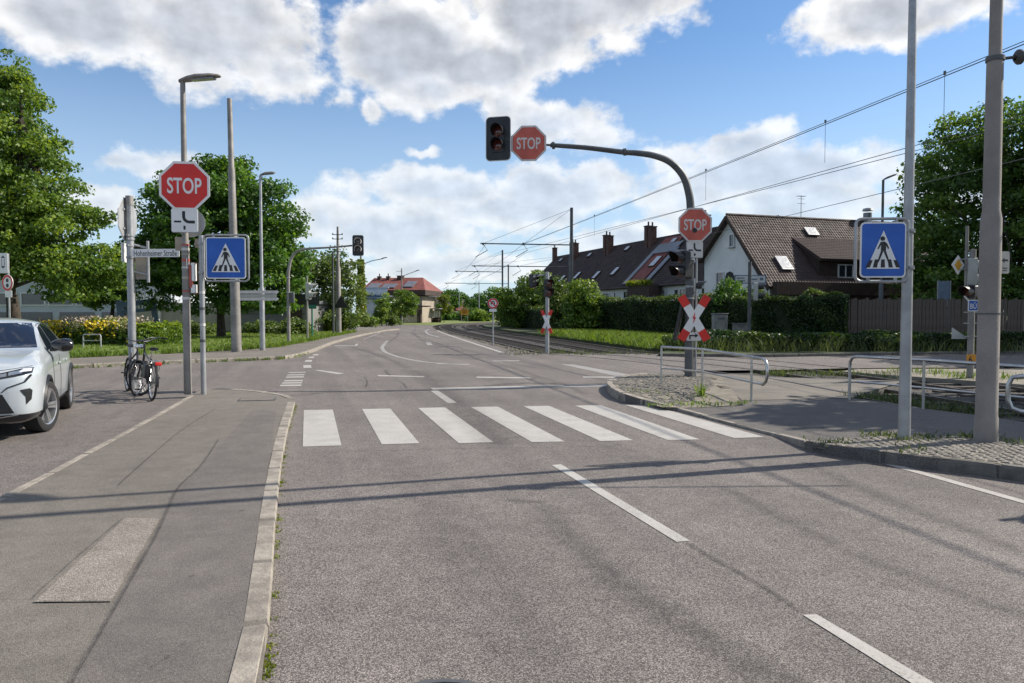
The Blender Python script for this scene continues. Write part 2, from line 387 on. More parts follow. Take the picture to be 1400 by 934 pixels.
def text_mesh(txt, w, h, bold=.0, font_x=1.0):
    """lettering as flat mesh in the x,z plane facing -y, fitted into w by h"""
    cu = bpy.data.curves.new('t', 'FONT'); cu.body = txt; cu.size = 1; cu.offset = bold; cu.resolution_u = 4
    o = bpy.data.objects.new('t', cu); COL.objects.link(o)
    dg = bpy.context.evaluated_depsgraph_get(); me = bpy.data.meshes.new_from_object(o.evaluated_get(dg))
    bpy.data.objects.remove(o); bpy.data.curves.remove(cu)
    v = np.array([x.co[:] for x in me.vertices]); lo, hi = v.min(0), v.max(0)
    for x in me.vertices:
        x.co = ((x.co.x - (lo[0] + hi[0])/2)*w/(hi[0] - lo[0]), 0, (x.co.y - (lo[1] + hi[1])/2)*h/(hi[1] - lo[1]))
    me.materials.clear(); me.name = 'lettering'; return me
def lettering(txt, w, h, m, parent, loc, bold=.0, name='lettering'):
    return link(name, text_mesh(txt, w, h, bold), m, parent, loc)
# ------------------------------------------------------------------ ground, roads, pavements
def sheet(name, pts, m, thick=0.0, parent=None, kind='structure', smooth=False):
    o = MB().slab([tuple(p) for p in pts], thick).build(name, m, parent, smooth=smooth)
    if parent is None: tag(o, kind=kind)
    return o
def pxs(lst, z=0.0): return [G(x, y, z) for x, y in lst]

sheet('ground', [(-900, -60, -.16), (900, -60, -.16), (900, 1600, -.16), (-900, 1600, -.16)], 'soil')

# line of the rail nearest the main road, far to near
RAIL = [(30, 172), (14, 152), (2, 137), (-5, 124), (-8.4, 108), (-8.9, 94), (-7.8, 80), (-5.1, 62), (-2.0, 46), (-.1, 36), (1.3, 29.4), (2.9, 26.6), (4.35, 23.5), (5.4, 20.5), (6.1, 17.5), (6.5, 14.5), (6.9, 11.5), (7.2, 8), (7.5, 2), (8, -12)]
RP = spline([(x, y, 0) for x, y in RAIL], 8)
def offset_path(P, d):
    out = []
    for i in range(len(P)):
        t = P[min(i + 1, len(P) - 1)] - P[max(i - 1, 0)]; t.normalize()
        out.append(P[i] + Vector((-t.y, t.x, 0))*d)     # P runs towards the camera: +d is to the right as seen
    return out
EDGE = offset_path(RP, -.75)
edge_far = [p for p in EDGE if p.y > 28.6]
edge_near = [p for p in EDGE if p.y <= 28.6]
# main road sheet: everything left of the track bed
road_pts = [(-70, -14, 0), (6.2, -14, 0)] + [(p.x - .3, p.y, 0) for p in edge_near[::-1] if p.y > -13 and p.y < 16] + [(p.x, p.y, 0) for p in edge_far[::-1] if p.y < 140] + [(-70, 150, 0)]
# the side street on the right crosses the rails; it joins the same sheet
i0 = max(i for i, p in enumerate(road_pts) if p[1] < 16)
side = [tuple(G(936, 507)), tuple(G(1060, 506)), tuple(G(1160, 503.5)), (40, 23.5, 0), (90, 30, 0), (90, 40, 0)] + [tuple(G(x, y)) for x, y in ((1400, 480), (1160, 483), (1035, 485), (900, 484))]
road_pts = road_pts[:i0 + 1] + [tuple(G(905, 520))] + side + road_pts[i0 + 1:]
road = sheet('road', road_pts, 'asphalt_road')

# track bed with rails and sleepers
bed_l, bed_r = offset_path(RP, -.8), offset_path(RP, 5.1)
nb = len(bed_l); mb = MB()
cols = 9
v = []
for i in range(nb):
    for j in range(cols):
        p = bed_l[i].lerp(bed_r[i], j/(cols - 1)); z = -.075 + .02*math.sin(i*1.7 + j*2.3) - (.05 if j in (0, cols - 1) else 0)
        v.append((p.x, p.y, z))
mb.add(v, [(i*cols + j, (i + 1)*cols + j, (i + 1)*cols + j + 1, i*cols + j + 1) for i in range(nb - 1) for j in range(cols - 1)])
track = tag(mb.build('railway_track', 'ballast'), kind='structure')
RAILS = (0.0, 1.435, 3.0, 4.435)
for d in RAILS:
    P = offset_path(RP, d); mb = MB(); n = 6
    prof = [(-.06, -.13), (-.02, -.10), (-.035, -.01), (-.035, .012), (.035, .012), (.035, -.01), (.02, -.10), (.06, -.13)]
    v = []
    for i, p in enumerate(P):
        t = (P[min(i + 1, nb - 1)] - P[max(i - 1, 0)]).normalized(); nr = Vector((-t.y, t.x, 0))
        v += [p + nr*a + Vector((0, 0, b)) for a, b in prof]
    k = len(prof)
    mb.add(v, [(i*k + j, (i + 1)*k + j, (i + 1)*k + j + 1, i*k + j + 1) for i in range(nb - 1) for j in range(k - 1)])
    mb.build('rail', 'rail_steel', track)
sl_me = MB().box((0, 0, -.10), (2.3, .24, .12)).mesh('sleeper'); sl_me.materials.append(M('sleeper'))
for d in (.7175, 3.7175):
    P = offset_path(RP, d); acc = 0
    for i in range(nb - 1):
        seg = (P[i + 1] - P[i]); L = seg.length
        while acc < L:
            p = P[i] + seg*(acc/L)
            if not (19 < p.y < 28.3) and 3 < p.y < 105:
                o = bpy.data.objects.new('sleeper', sl_me); COL.objects.link(o); o.parent = track
                o.location = p; o.rotation_euler = (0, 0, math.atan2(seg.y, seg.x) + R(90))
            acc += .72
        acc -= L
# loose ballast stones heaped along the bed
def stones(name, pts, size, m, parent=None, kind='stuff'):
    mb = MB()
    for p in pts:
        s = size*random.uniform(.5, 1.3); q = [Vector((random.uniform(-1, 1), random.uniform(-1, 1), random.uniform(.1, 1)))*s for _ in range(2)]
        a = random.uniform(0, 6.28); c, sn = math.cos(a)*s, math.sin(a)*s
        mb.add([(p[0] + c, p[1] + sn, p[2]), (p[0] - sn, p[1] + c, p[2]), (p[0] - c, p[1] - sn*.8, p[2]), (p[0] + sn*.9, p[1] - c, p[2]), (p[0] + q[0].x*.3, p[1] + q[0].y*.3, p[2] + s*random.uniform(.5, 1))], [(0, 1, 4), (1, 2, 4), (2, 3, 4), (3, 0, 4)])
    o = mb.build(name, m, parent, smooth=False); tag(o, kind=kind); return o
pts = []
for i in range(nb - 1):
    for k in range(70):
        p = bed_l[i].lerp(bed_l[i + 1], random.random()).lerp(bed_r[i], random.betavariate(.8, 1.0))
        if 2 < p.y < 75 and not (19.3 < p.y < 28.4): pts.append((p.x, p.y, -.09))
stones('ballast_stones', pts, .045, 'ballast', track)
pts = []
for i in range(nb - 1):
    a, b = EDGE[i], EDGE[i + 1]
    for k in range(26):
        p = a.lerp(b, random.random()) + Vector((random.uniform(-.05, .55), random.uniform(-.2, .2), 0))
        if 28.9 < p.y < 70: pts.append((p.x, p.y, -.04 + random.uniform(0, .03)))
stones('edge_stones', pts, .05, 'gravel', track)

# road markings, each a sheet of its own on the asphalt
def paint(name, quad, m='road_paint', z=.004):
    return MB().slab([tuple(G(x, y, z)) for x, y in quad], 0).build(name, m, road, smooth=False)
for q in [[(415.4, 560.7), (455, 560), (466.8, 609), (413.9, 610.7)], [(495, 559.3), (533.5, 558.6), (573.5, 606), (522, 607.5)], [(571.4, 557.8), (608.6, 557), (674.5, 604.6), (627, 605.8)],
          [(643.9, 556.5), (680.4, 555.9), (772, 603.6), (727, 604.4)], [(716, 555.5), (750.7, 555), (866, 602), (820.5, 603)], [(786, 554.6), (821, 554), (957, 600.8), (913, 601.6)], [(854, 553.6), (885, 553), (1045, 597.5), (1004, 599)]]:
    paint('zebra_stripe', q)
for q in [[(754, 635.8), (767, 634.8), (943.5, 739.3), (925, 740.8)], [(1097.5, 840.5), (1116.5, 839.8), (1322, 960), (1288, 960)], ]: paint('centre_dash', q)
paint('edge_line', [(1181, 626.4), (1193, 625.6), (1500, 712), (1490, 714)])
paint('stop_line', [(589, 530.4), (832, 525.2), (834, 528), (592, 533.2)])
paint('lane_line', [(588.5, 534.2), (599, 534), (624.5, 550.6), (612.5, 551.4)])
paint('stop_line', [(767, 498.2), (783, 498.2), (862, 512.2), (842, 514.2)], 'road_paint_old')
for q in [[(516, 512.8), (580, 514.4), (580, 515.8), (517, 514.2)], [(651, 514.9), (725, 516), (725, 517.5), (652, 516.4)], [(797, 514.8), (850, 515.2), (850, 516.6), (797, 516.2)], [(430, 506.2), (437, 506), (471, 510.6), (462, 511.6)],
          [(596, 496.8), (642, 497.8), (642, 498.9), (597, 497.9)], [(672, 493), (710, 492.6), (710, 493.8), (674, 494.2)]]: paint('crossing_dash', q, 'road_paint_old' if q[0][1] < 500 else 'road_paint')
S5 = lambda l: [(370 + x/5.6, 440 + y/5.6) for x, y in l]
for q in [[(318, 257), (333, 247), (370, 248), (358, 257)], [(285, 278), (300, 267), (340, 267), (328, 278)], [(258, 306), (270, 293), (320, 292), (312, 306)], [(252, 354), (250, 333), (308, 331), (314, 352)]]: paint('cycle_lane_block', S5(q))
for (ya, yb, xa, xb, d) in ((384, 391, 137, 266, 3), (402, 411, 125, 258, 4), (417, 428, 115, 254, 4), (445, 457, 100, 245, 5), (462, 474, 85, 240, 5), (480, 493, 68, 234, 5)):
    paint('cycle_lane_bar', S5([(xa, yb), (xa + d*1.6, ya + 2), (xb + 2, ya), (xb, yb - 2)]))
def ribbon(path, width, z, name, m, parent=None, edge=False, taper=False):
    P = spline([tuple(p) for p in path], 6); n = len(P); v = []; al = []
    for i, p in enumerate(P):
        t = (P[min(i + 1, n - 1)] - P[max(i - 1, 0)]); t.z = 0; t.normalize(); nr = Vector((-t.y, t.x, 0)); w = width(i/(n - 1)) if callable(width) else width
        for a in (-1, 0, 1): q = p + nr*a*w/2; v.append((q.x, q.y, z)); al.append(0.0 if (a or i in (0, n - 1)) else 1.0)
    f = [(i*3 + j, i*3 + j + 1, i*3 + 4 + j, i*3 + 3 + j) for i in range(n - 1) for j in (0, 1)]
    me = MB().add(v, f).mesh(name)
    if edge:
        a = me.attributes.new('edge', 'FLOAT', 'POINT'); a.data.foreach_set('value', al)
    return link(name, me, m, parent)
ribbon(pxs([(530, 466), (523.5, 473), (523, 477), (527, 481.5), (540, 486.6), (560, 491.6), (588, 495.8), (620, 497.6)]), .17, .004, 'curved_line', 'road_paint_old', road)
ribbon(pxs([(598, 452), (606, 455.5), (623, 461.5), (652, 471), (686, 482)]), .16, .004, 'edge_line', 'road_paint', road)
ribbon(pxs([(586, 450), (582, 453), (586, 457), (600, 461)]), .22, .004, 'curved_line', 'road_paint_old', road)
paint('arrow_mark', [(582, 468), (588, 467.6), (592, 471.8), (584, 471.8)], 'road_paint_old')
paint('lane_line', [(457, 472.2), (486, 472.4), (486, 473.4), (457, 473.2)], 'road_paint_old'); paint('lane_line', [(484, 473), (487, 470.2), (490, 470.2), (487.5, 473)])
paint('lane_line', [(496, 464), (498, 464), (520, 455.5), (518, 455.5)], 'road_paint_old')
def mark(pts, width, m, z=.008, zbase=0.0, name='tyre_mark', parent=None): return ribbon(pxs(pts, zbase), width, zbase + z, name, m, parent or road, edge=True)
# dark wheel tracks and tar seams
mark([(745, 690), (790, 740), (850, 795), (930, 850), (1010, 900), (1070, 934), (1120, 965)], .34, 'rubber')
mark([(1095, 630), (1150, 655), (1230, 690), (1320, 725), (1420, 765)], .26, 'rubber')
mark([(985, 665), (1080, 715), (1200, 770), (1320, 815), (1420, 850)], .22, 'rubber')
mark([(560, 505), (590, 520), (620, 545), (660, 580), (690, 610)], .8, 'rubber')
mark([(475, 473), (505, 482), (535, 492), (560, 505)], .45, 'rubber')
mark([(640, 490), (690, 500), (735, 515), (770, 525), (800, 540)], .22, 'rubber')
mark([(600, 470), (650, 482), (700, 497), (760, 507)], .2, 'rubber')
mark([(545, 454), (543, 460), (534, 466), (526, 470)], .35, 'rubber')
mark([(566, 455), (572, 462), (590, 470), (640, 482)], .3, 'rubber')
mark([(375, 544), (450, 537), (540, 534), (600, 532), (680, 530)], .14, 'tar', name='tar_seam')
mark([(660, 528.4), (710, 524.5), (750, 524.5), (790, 527), (832, 524)], .50, 'dark_film', name='dark_patch')  # see-through dark band along the stop line
mark([(722, 530), (745, 529), (775, 531)], .7, 'dark_film', name='dark_patch')  # wider dark patch just below that band
mark([(526, 506), (529, 510), (534, 514)], .10, 'tar', name='tar_seam')
mark([(498, 515), (502, 522), (500, 530)], .06, 'tar', name='tar_seam'); mark([(502, 521), (545, 521.5), (556, 532)], .06, 'tar', name='tar_seam')
mark([(420, 620), (520, 617), (640, 614), (760, 612), (860, 610)], .03, 'tar', name='tar_seam')
mark([(940, 742), (985, 770), (1040, 800), (1095, 838)], .06, 'tar', name='tar_seam')
mark([(600, 487.5), (640, 486), (675, 486.5)], .28, 'dark_film', name='dark_patch')  # short dark band across the far junction
mark([(380, 489.5), (480, 488.5), (600, 489), (700, 487.5)], .10, 'tar', name='tar_seam')
mark([(690, 684), (720, 686), (750, 688)], .12, 'dark_film', name='dark_patch')  # dark sheet painting a cast shadow on the carriageway
mark([(371, 640), (371, 700), (366, 800), (360, 880), (352, 960)], .05, 'tar', name='tar_seam')

# manhole covers
def manhole(p, r, parent, name='manhole_cover'):
    mb = MB().lathe([(0, .012), (r*.86, .012), (r*.87, .006), (r*.9, .006), (r*.91, .014), (r, .014), (r, -.01)], 24)
    for i in range(-3, 4): mb.box((0, i*r*.22, .014), (r*1.5*math.sqrt(max(.1, 1 - (i*.24)**2)), r*.07, .008))
    return mb.build(name, 'galv_dark', parent, p, .3)
manhole(G(600, 984), .30, road)
mh = MB().box((0, 0, .004), (.62, .45, .012)).box((0, 0, .012), (.52, .36, .008)); 

# kerb stones
def unit_stone(seed):
    r = random.Random(seed); c = .03
    mb = MB(); j = lambda a: a + r.uniform(-.012, .012)
    base = [(-.5, -.5), (.5, -.5), (.5, .5), (-.5, .5)]
    v = [(x*.99, y, -1) for x, y in base] + [(x*.985, y*j(1), -.12) for x, y in base] + [(x*(1 - 2*c), y*j(.86), j(0)) for x, y in base]
    return mb.add(v, [(8, 9, 10, 11)] + [(a + k*4, (a + 1) % 4 + k*4, (a + 1) % 4 + 4 + k*4, a + 4 + k*4) for k in (0, 1) for a in range(4)]).mesh('kerb_stone')
STONES = [unit_stone(i) for i in range(4)]
def kerb(path, width, length, parent, m, ztop=None, depth=.22, side=0.0, name='kerb_stone', gap=.012):
    """stones laid along a path of 3-D points (z = top)"""
    P = [Vector(p) for p in path]; d = [0]
    for a, b in zip(P, P[1:]): d.append(d[-1] + (b - a).length)
    n = max(1, round(d[-1]/length)); L = d[-1]/n
    def at(s):
        s = min(max(s, 0), d[-1])
        for i in range(len(P) - 1):
            if s <= d[i + 1] + 1e-9:
                return P[i].lerp(P[i + 1], (s - d[i])/max(1e-9, d[i + 1] - d[i]))
        return P[-1]
    for i in range(n):
        a, b = at(i*L), at((i + 1)*L); t = b - a; c = (a + b)/2
        ang = math.atan2(t.y, t.x); nr = Vector((-math.sin(ang), math.cos(ang), 0))
        me = STONES[i % 4]
        if m not in [x.name for x in me.materials]:
            key = (m, i % 4)
            if key not in STONE_M: STONE_M[key] = me.copy(); STONE_M[key].materials.clear(); STONE_M[key].materials.append(M(m))
            me = STONE_M[key]
        o = bpy.data.objects.new(name, me); COL.objects.link(o); o.parent = parent
        o.location = c + nr*(side*width) + Vector((0, 0, random.uniform(-.004, .004))); o.scale = (t.length - gap, width*random.uniform(.96, 1.03), depth)
        o.rotation_euler = (0, -math.atan2(t.z, math.hypot(t.x, t.y)), ang)
STONE_M = {}

# pavement beside the main road on the left
ZL = .06
outer = [(333, 1010), (345, 970), (357.5, 934), (358, 908), (362, 876), (370, 784), (376, 696), (383.5, 632), (391, 590), (399.5, 560), (402.5, 549), (399, 544), (386, 539.4), (350, 534), (300, 531)]
left_line = [(262, 541), (230, 560), (160, 598), (75, 644), (0, 683), (-120, 745), (-420, 900)]
outerW = [G(x, y, ZL) for x, y in outer]; leftW = [G(x, y, ZL) for x, y in left_line]
o0 = outerW[0] + (outerW[0] - outerW[2])*2.2; outerW = [o0] + outerW
pave = sheet('pavement_left', outerW + [G(270, 535, ZL)] + leftW + [leftW[-1] + Vector((3.4, -5, 0))], 'asphalt_walk', .1)
pathL = [p + Vector((-.055, 0, .006)) for p in outerW[:12]] 
kerb(pathL, .125, .98, pave, 'granite')
kerb([p + Vector((0, -.06, .006)) for p in outerW[12:]] + [G(272, 534, ZL + .006)], .125, .7, pave, 'granite')
kerb([p + Vector((0, 0, .005)) for p in leftW], .085, .98, pave, 'granite', gap=.004)
def patch(px, z, m, name, parent, zb): return MB().slab([tuple(G(x, y, zb + z)) for x, y in px], 0).build(name, m, parent, smooth=False)
patch([(46, 823), (152, 822), (219, 709), (172, 708)], .0075, 'asphalt_patch', 'asphalt_patch', pave, ZL)
patch([(92, 960), (98, 934), (176, 800), (212, 736), (240, 676), (276, 636), (318, 590), (345, 560), (378, 560), (368, 628), (360, 680), (348, 752), (340, 816), (326, 900), (310, 960)], .0035, 'asphalt_strip', 'asphalt_strip', pave, ZL)
mk = lambda p, w, m='tar', n='tar_seam': mark(p, w, m, z=.011, zbase=ZL, name=n, parent=pave)
mk([(86, 960), (98, 934), (138, 866), (176, 800), (196, 764), (212, 736), (228, 700), (244, 668), (276, 636), (300, 600)], .035)
mk([(40, 824), (100, 768), (172, 707)], .018); mk([(46, 824.5), (100, 824), (156, 822.5)], .012)
mk([(158, 668), (200, 630), (250, 588), (296, 559)], .03); mk([(0, 822), (60, 823)], .01)
for p in [(250, 883), (228, 902), (208, 915), (330, 700), (262, 790)]: mk([(p[0] - 4, p[1] + 1), p, (p[0] + 5, p[1] - 1)], .05, 'dark_film', 'gum_spot')
mb = MB()
for s_ in (-1, 1): mb.box((s_*.30, 0, 0), (.025, .42, .012)).box((0, s_*.20, 0), (.575, .025, .012))
mh = mb.build('manhole_cover', 'galv_dark', pave, G(352, 546, ZL + .004), R(14)); MB().box((0, 0, 0), (.57, .37, .010)).build('cover_infill', 'asphalt_walk', mh)
# moss in the kerb joint
def tufts(name, centers, n, h, spread, m, parent=None, w=.012, lean=.5, kind='stuff', seed=1, hvar=.5):
    r = np.random.default_rng(seed); C = np.array(centers, float); idx = r.integers(0, len(C), n)
    b = C[idx] + np.c_[r.normal(0, spread, n), r.normal(0, spread, n), np.zeros(n)]
    hh = h*(1 - hvar + 2*hvar*r.random(n)); a = r.random(n)*6.283; le = lean*r.random(n)*hh
    tip = b + np.c_[np.cos(a)*le, np.sin(a)*le, hh]; s = r.random(n)*6.283; ww = w*(.6 + .8*r.random(n))
    side = np.c_[np.cos(s)*ww, np.sin(s)*ww, np.zeros(n)]; mid = b*.45 + tip*.55 + np.c_[-np.cos(a)*le*.18, -np.sin(a)*le*.18, hh*.06]
    V = np.stack([b - side, b + side, mid + side*.7, tip, mid - side*.7], 1).reshape(-1, 3)
    me = bpy.data.meshes.new(name); me.vertices.add(n*5); me.vertices.foreach_set('co', V.ravel())
    me.loops.add(n*5); me.loops.foreach_set('vertex_index', np.arange(n*5)); me.polygons.add(n); me.polygons.foreach_set('loop_start', np.arange(n)*5); me.polygons.foreach_set('loop_total', np.full(n, 5))
    at = me.attributes.new('tone', 'FLOAT', 'FACE'); at.data.foreach_set('value', np.clip(r.random(n)*.8 + .2*r.random(len(C))[idx], 0, 1)); me.update()
    o = link(name, me, m, parent); tag(o, kind=kind); return o
cs = []
for a, b in zip(outerW[4:11], outerW[5:12]):
    for k in range(26):
        p = a.lerp(b, random.random())
        if random.random() < .5: cs.append((p.x + .02, p.y, 0.0))
tufts('kerb_moss', cs, 700, .012, .016, 'leaf_yellow', pave, w=.006, lean=1.4)

# far pavement, lawn and verge across the side street
ZF = .11
kerb_far = [(-420, 523), (-150, 509), (0, 502), (100, 498.6), (250, 492), (330, 489), (385, 487), (405, 484), (425, 478.5), (440, 472.5), (455, 467), (475, 461.5), (500, 456), (523, 451.6), (545, 449.5)]
kf = [G(x, y, ZF) for x, y in kerb_far]
kf2 = kf + [Vector((-22, 88, ZF)), Vector((-40, 102, ZF))]
walk_far = sheet('pavement_far', kf2 + [Vector((-80, 120, ZF)), Vector((-80, 30, ZF))], 'asphalt_walk', .2)
kerb([p + Vector((0, 0, .004)) for p in kf], .14, 1.0, walk_far, 'granite')
lawn_edge = [(-420, 508), (-150, 497), (0, 491), (100, 488.5), (250, 482), (330, 478), (380, 474), (420, 467), (450, 460.5), (470, 457), (485, 454)]
lawn = sheet('lawn', [G(x, y, ZF + .02) for x, y in lawn_edge] + [Vector((-20, 82, ZF + .02)), Vector((-75, 110, ZF + .02)), Vector((-79, 35, ZF + .02))], 'turf', .015)
def in_poly(x, y, P):
    c = False; n = len(P)
    for i in range(n):
        a, b = P[i], P[i - 1]
        if (a[1] > y) != (b[1] > y) and x < (b[0] - a[0])*(y - a[1])/(b[1] - a[1]) + a[0]: c = not c
    return c
LP = [(v.co.x, v.co.y) for v in lawn.data.vertices][:len(lawn_edge) + 3]
cs = []
while len(cs) < 9000:
    x, y = random.uniform(-28, -8), random.uniform(24, 62)
    if in_poly(x, y, LP): cs.append((x, y, ZF + .02))
tufts('lawn_grass', cs, 60000, .075, .06, 'grass_blade', None, w=.010, lean=.8)
cs = [tuple(G(x, y, ZF + .02).lerp(G(x2, y2, ZF + .02), random.random())) for (x, y), (x2, y2) in zip(lawn_edge, lawn_edge[1:]) for _ in range(30)]
tufts('lawn_edge_grass', cs, 6000, .16, .10, 'grass_blade', None, w=.012, lean=.9, seed=3)
cs = []
for a, b in zip(kf[2:8], kf[3:9]):
    for k in range(24):
        if random.random() < .5: p = a.lerp(b, random.random()); cs.append((p.x, p.y - .05, 0.0))
tufts('gutter_weeds', cs, 1500, .09, .06, 'grass_blade', walk_far, w=.010, lean=1.0, seed=4)

# pavement and island on the right
front = [(832, 521.5, .15), (834, 527, .15), (845, 535, .15), (862, 541.5, .14), (882, 547, .10), (905, 553, .04), (1000, 578.5, .035), (1080, 598, .035), (1105, 604, .09), (1135, 608.5, .12), (1180, 614, .13), (1250, 623, .13), (1320, 630.5, .13), (1400, 640, .13), (1560, 660, .13)]
back = [(1560, 600, .12), (1400, 577, .10), (1335, 567.5, .09), (1262, 558.5, .08), (1205, 549.5, .06), (1180, 546, .05), (1160, 545, .045)]
slabz = [(1240, 521, .035), (1060, 515.5, .035), (990, 511.5, .06), (936, 508.5, .12), (884, 510.5, .15), (850, 514, .15)]
fr = [G(x, y, z) for x, y, z in front]; bk = [G(x, y, z) for x, y, z in back]; sb = [G(x, y, z) for x, y, z in slabz]
# inner row keeps the lowered kerb a local dip
def tri_sheet(name, outline, m, parent=None, sub=None):
    bm = bmesh.new(); vs = [bm.verts.new(p) for p in outline]
    f = bm.faces.new(vs); bm.normal_update()
    if f.normal.z < 0: f.normal_flip()
    bmesh.ops.triangulate(bm, faces=[f])
    bot = {}
    n = len(vs)
    for i in range(n):
        for q in (vs[i], vs[(i + 1) % n]):
            if q not in bot: bot[q] = bm.verts.new((q.co.x, q.co.y, -.12))
        bm.faces.new((vs[i], vs[(i + 1) % n], bot[vs[(i + 1) % n]], bot[vs[i]]))
    bmesh.ops.recalc_face_normals(bm, faces=bm.faces)
    me = bpy.data.meshes.new(name); bm.to_mesh(me); bm.free(); return link(name, me, m, parent)
pave_r = tag(tri_sheet('pavement_right', fr + bk + sb, 'asphalt_dark'), kind='structure')
kerb([p + Vector((.02, .05, .006)) for p in [G(884, 510.5, .15), G(850, 514, .15)] + fr[:5]], .14, .8, pave_r, 'granite', depth=.24)
kerb([p + Vector((.03, .05, .004)) for p in fr[4:9]], .10, .95, pave_r, 'granite', depth=.12)
kerb([p + Vector((.02, .07, .006)) for p in fr[8:]], .15, .95, pave_r, 'granite_dark', depth=.24)
def bz(x, y):   # height of the right pavement at a point
    ok, loc, nr, i = pave_r.ray_cast(Vector((x, y, 3)), Vector((0, 0, -1)))
    return loc.z if ok else .05
bpy.context.view_layer.update()
slab_px = [(1015, 548), (1160, 544.3), (1238, 521.5), (1060, 516), (1000, 512.5), (960, 512), (975, 530)]
def drape(pts, dz, m, name, parent, n=1):
    bm = bmesh.new(); vs = [bm.verts.new((p.x, p.y, 0)) for p in pts]; f = bm.faces.new(vs); bm.normal_update()
    if f.normal.z < 0: f.normal_flip()
    bmesh.ops.triangulate(bm, faces=[f]); bmesh.ops.subdivide_edges(bm, edges=bm.edges[:], cuts=5, use_grid_fill=True)
    for v in bm.verts: v.co.z = bz(v.co.x, v.co.y) + dz
    me = bpy.data.meshes.new(name); bm.to_mesh(me); bm.free(); return link(name, me, m, parent)
drape(pxs(slab_px, .05), .006, 'concrete_slab', 'track_crossing_slab', pave_r)
drape(pxs([(836, 522), (852, 516.5), (884, 512.5), (936, 510), (985, 514), (1000, 530), (1015, 547), (985, 549.5), (935, 551), (905, 550.5), (884, 545), (862, 539.5), (847, 533), (838, 526)], .13), .006, 'sand_joint', 'island_bed', pave_r)
drape(pxs([(1112, 601), (1135, 606), (1180, 611.5), (1250, 620.5), (1320, 628), (1400, 637), (1500, 650), (1500, 618), (1400, 606), (1300, 596), (1200, 590), (1150, 592)], .14), .005, 'sand_joint', 'cobble_bed', pave_r)
# cobbles laid one by one
def unit_cobble(seed):
    r = random.Random(seed); base = [(-.5, -.5), (.5, -.5), (.5, .5), (-.5, .5)]; j = lambda: r.uniform(-.06, .06)
    v = [(x*.97 + j()*.4, y*.97 + j()*.4, -1) for x, y in base] + [(x*.95 + j(), y*.95 + j(), -.15 + j()) for x, y in base] + [(x*.62 + j(), y*.62 + j(), .12 + j()*.8) for x, y in base]
    me = MB().add(v, [(8, 9, 10, 11)] + [(a + k*4, (a + 1) % 4 + k*4, (a + 1) % 4 + 4 + k*4, a + 4 + k*4) for k in (0, 1) for a in range(4)]).mesh('cobble')
    me.materials.append(M('cobble')); return me
COB = [unit_cobble(i) for i in range(6)]
strip_poly = [(p.x, p.y) for p in pxs([(1116, 602), (1135, 605.5), (1180, 611), (1250, 620), (1320, 627.5), (1400, 636.5), (1440, 641), (1440, 611), (1400, 606.5), (1300, 596.5), (1200, 590.5), (1152, 592.5)], .14)]
ax = (G(1400, 637, .15) - G(1180, 612, .15)); ang = math.atan2(ax.y, ax.x); ca, sa = math.cos(ang), math.sin(ang)
org = G(1112, 603, .15); cnt = 0; s = .093
for i in range(-6, 70):
    for j in range(0, 22):
        u = (i + (.5 if j % 2 else 0))*s*1.12 + random.uniform(-.008, .008); w = j*s + random.uniform(-.006, .006)
        x, y = org.x + u*ca - w*sa, org.y + u*sa + w*ca
        if in_poly(x, y, strip_poly) and cnt < 300 and random.random() < .97:
            o = bpy.data.objects.new('cobble', COB[(i*7 + j*3) % 6]); COL.objects.link(o); o.parent = pave_r; cnt += 1
            o.location = (x, y, bz(x, y) + .012); o.scale = (s*1.04, s*.93, .035); o.rotation_euler = (random.uniform(-.06, .06), random.uniform(-.06, .06), ang + random.uniform(-.07, .07))
isl_poly = [(p.x, p.y) for p in pxs([(838, 522.5), (852, 517.5), (884, 513.5), (936, 511), (970, 514), (975, 525), (960, 538), (930, 549), (905, 549.5), (884, 544), (862, 538.5), (847, 532.5)], .13)]
mb = MB(); xs = [p[0] for p in isl_poly]; ys = [p[1] for p in isl_poly]
for i in range(int((max(xs) - min(xs))/.11) + 1):
    for j in range(int((max(ys) - min(ys))/.11) + 1):
        x, y = min(xs) + i*.11 + random.uniform(-.012, .012) + (.05 if j % 2 else 0), min(ys) + j*.11 + random.uniform(-.012, .012)
        if in_poly(x, y, isl_poly) and random.random() < .8:
            a = random.uniform(-.2, .2); m4 = Matrix.Rotation(a, 3, 'Z'); z = bz(x, y)
            me = COB[(i + j) % 6]; mb.add([m4 @ Vector((v.co.x*.1, v.co.y*.095, v.co.z*.05)) + Vector((x, y, z + .014)) for v in me.vertices], [tuple(p.vertices) for p in me.polygons])
o = mb.build('island_cobbles', 'cobble', pave_r, smooth=False); tag(o, kind='stuff')
# weeds on the cobbles and along the tracks
wd = lambda lst: [(p.x, p.y, bz(p.x, p.y) + .01) for p in [G(x, y, .12) for x, y in lst]]
tufts('pavement_weeds', wd([(x, y) for x, y in [(895, 549), (912, 550), (945, 548), (955, 545), (965, 549), (935, 548), (870, 536), (890, 538), (1015, 547), (958, 541), (972, 548), (920, 543), (1000, 548)]]), 240, .045, .13, 'grass_blade', pave_r, w=.010, lean=1.2, seed=5)
tufts('tall_weed', wd([(957, 538), (958, 540)]), 34, .15, .035, 'grass_blade', pave_r, w=.012, lean=.9, seed=6)
tufts('pavement_weeds', wd([(1205, 592), (1215, 592), (1225, 593), (1238, 600), (1242, 601), (1252, 598), (1330, 598), (1318, 597), (1345, 600), (1355, 600), (1148, 604), (1128, 604), (1392, 607), (1400, 607), (1275, 597), (1190, 591), (1250, 618)]), 520, .045, .12, 'weed_blade', pave_r, w=.008, lean=1.2, seed=7)
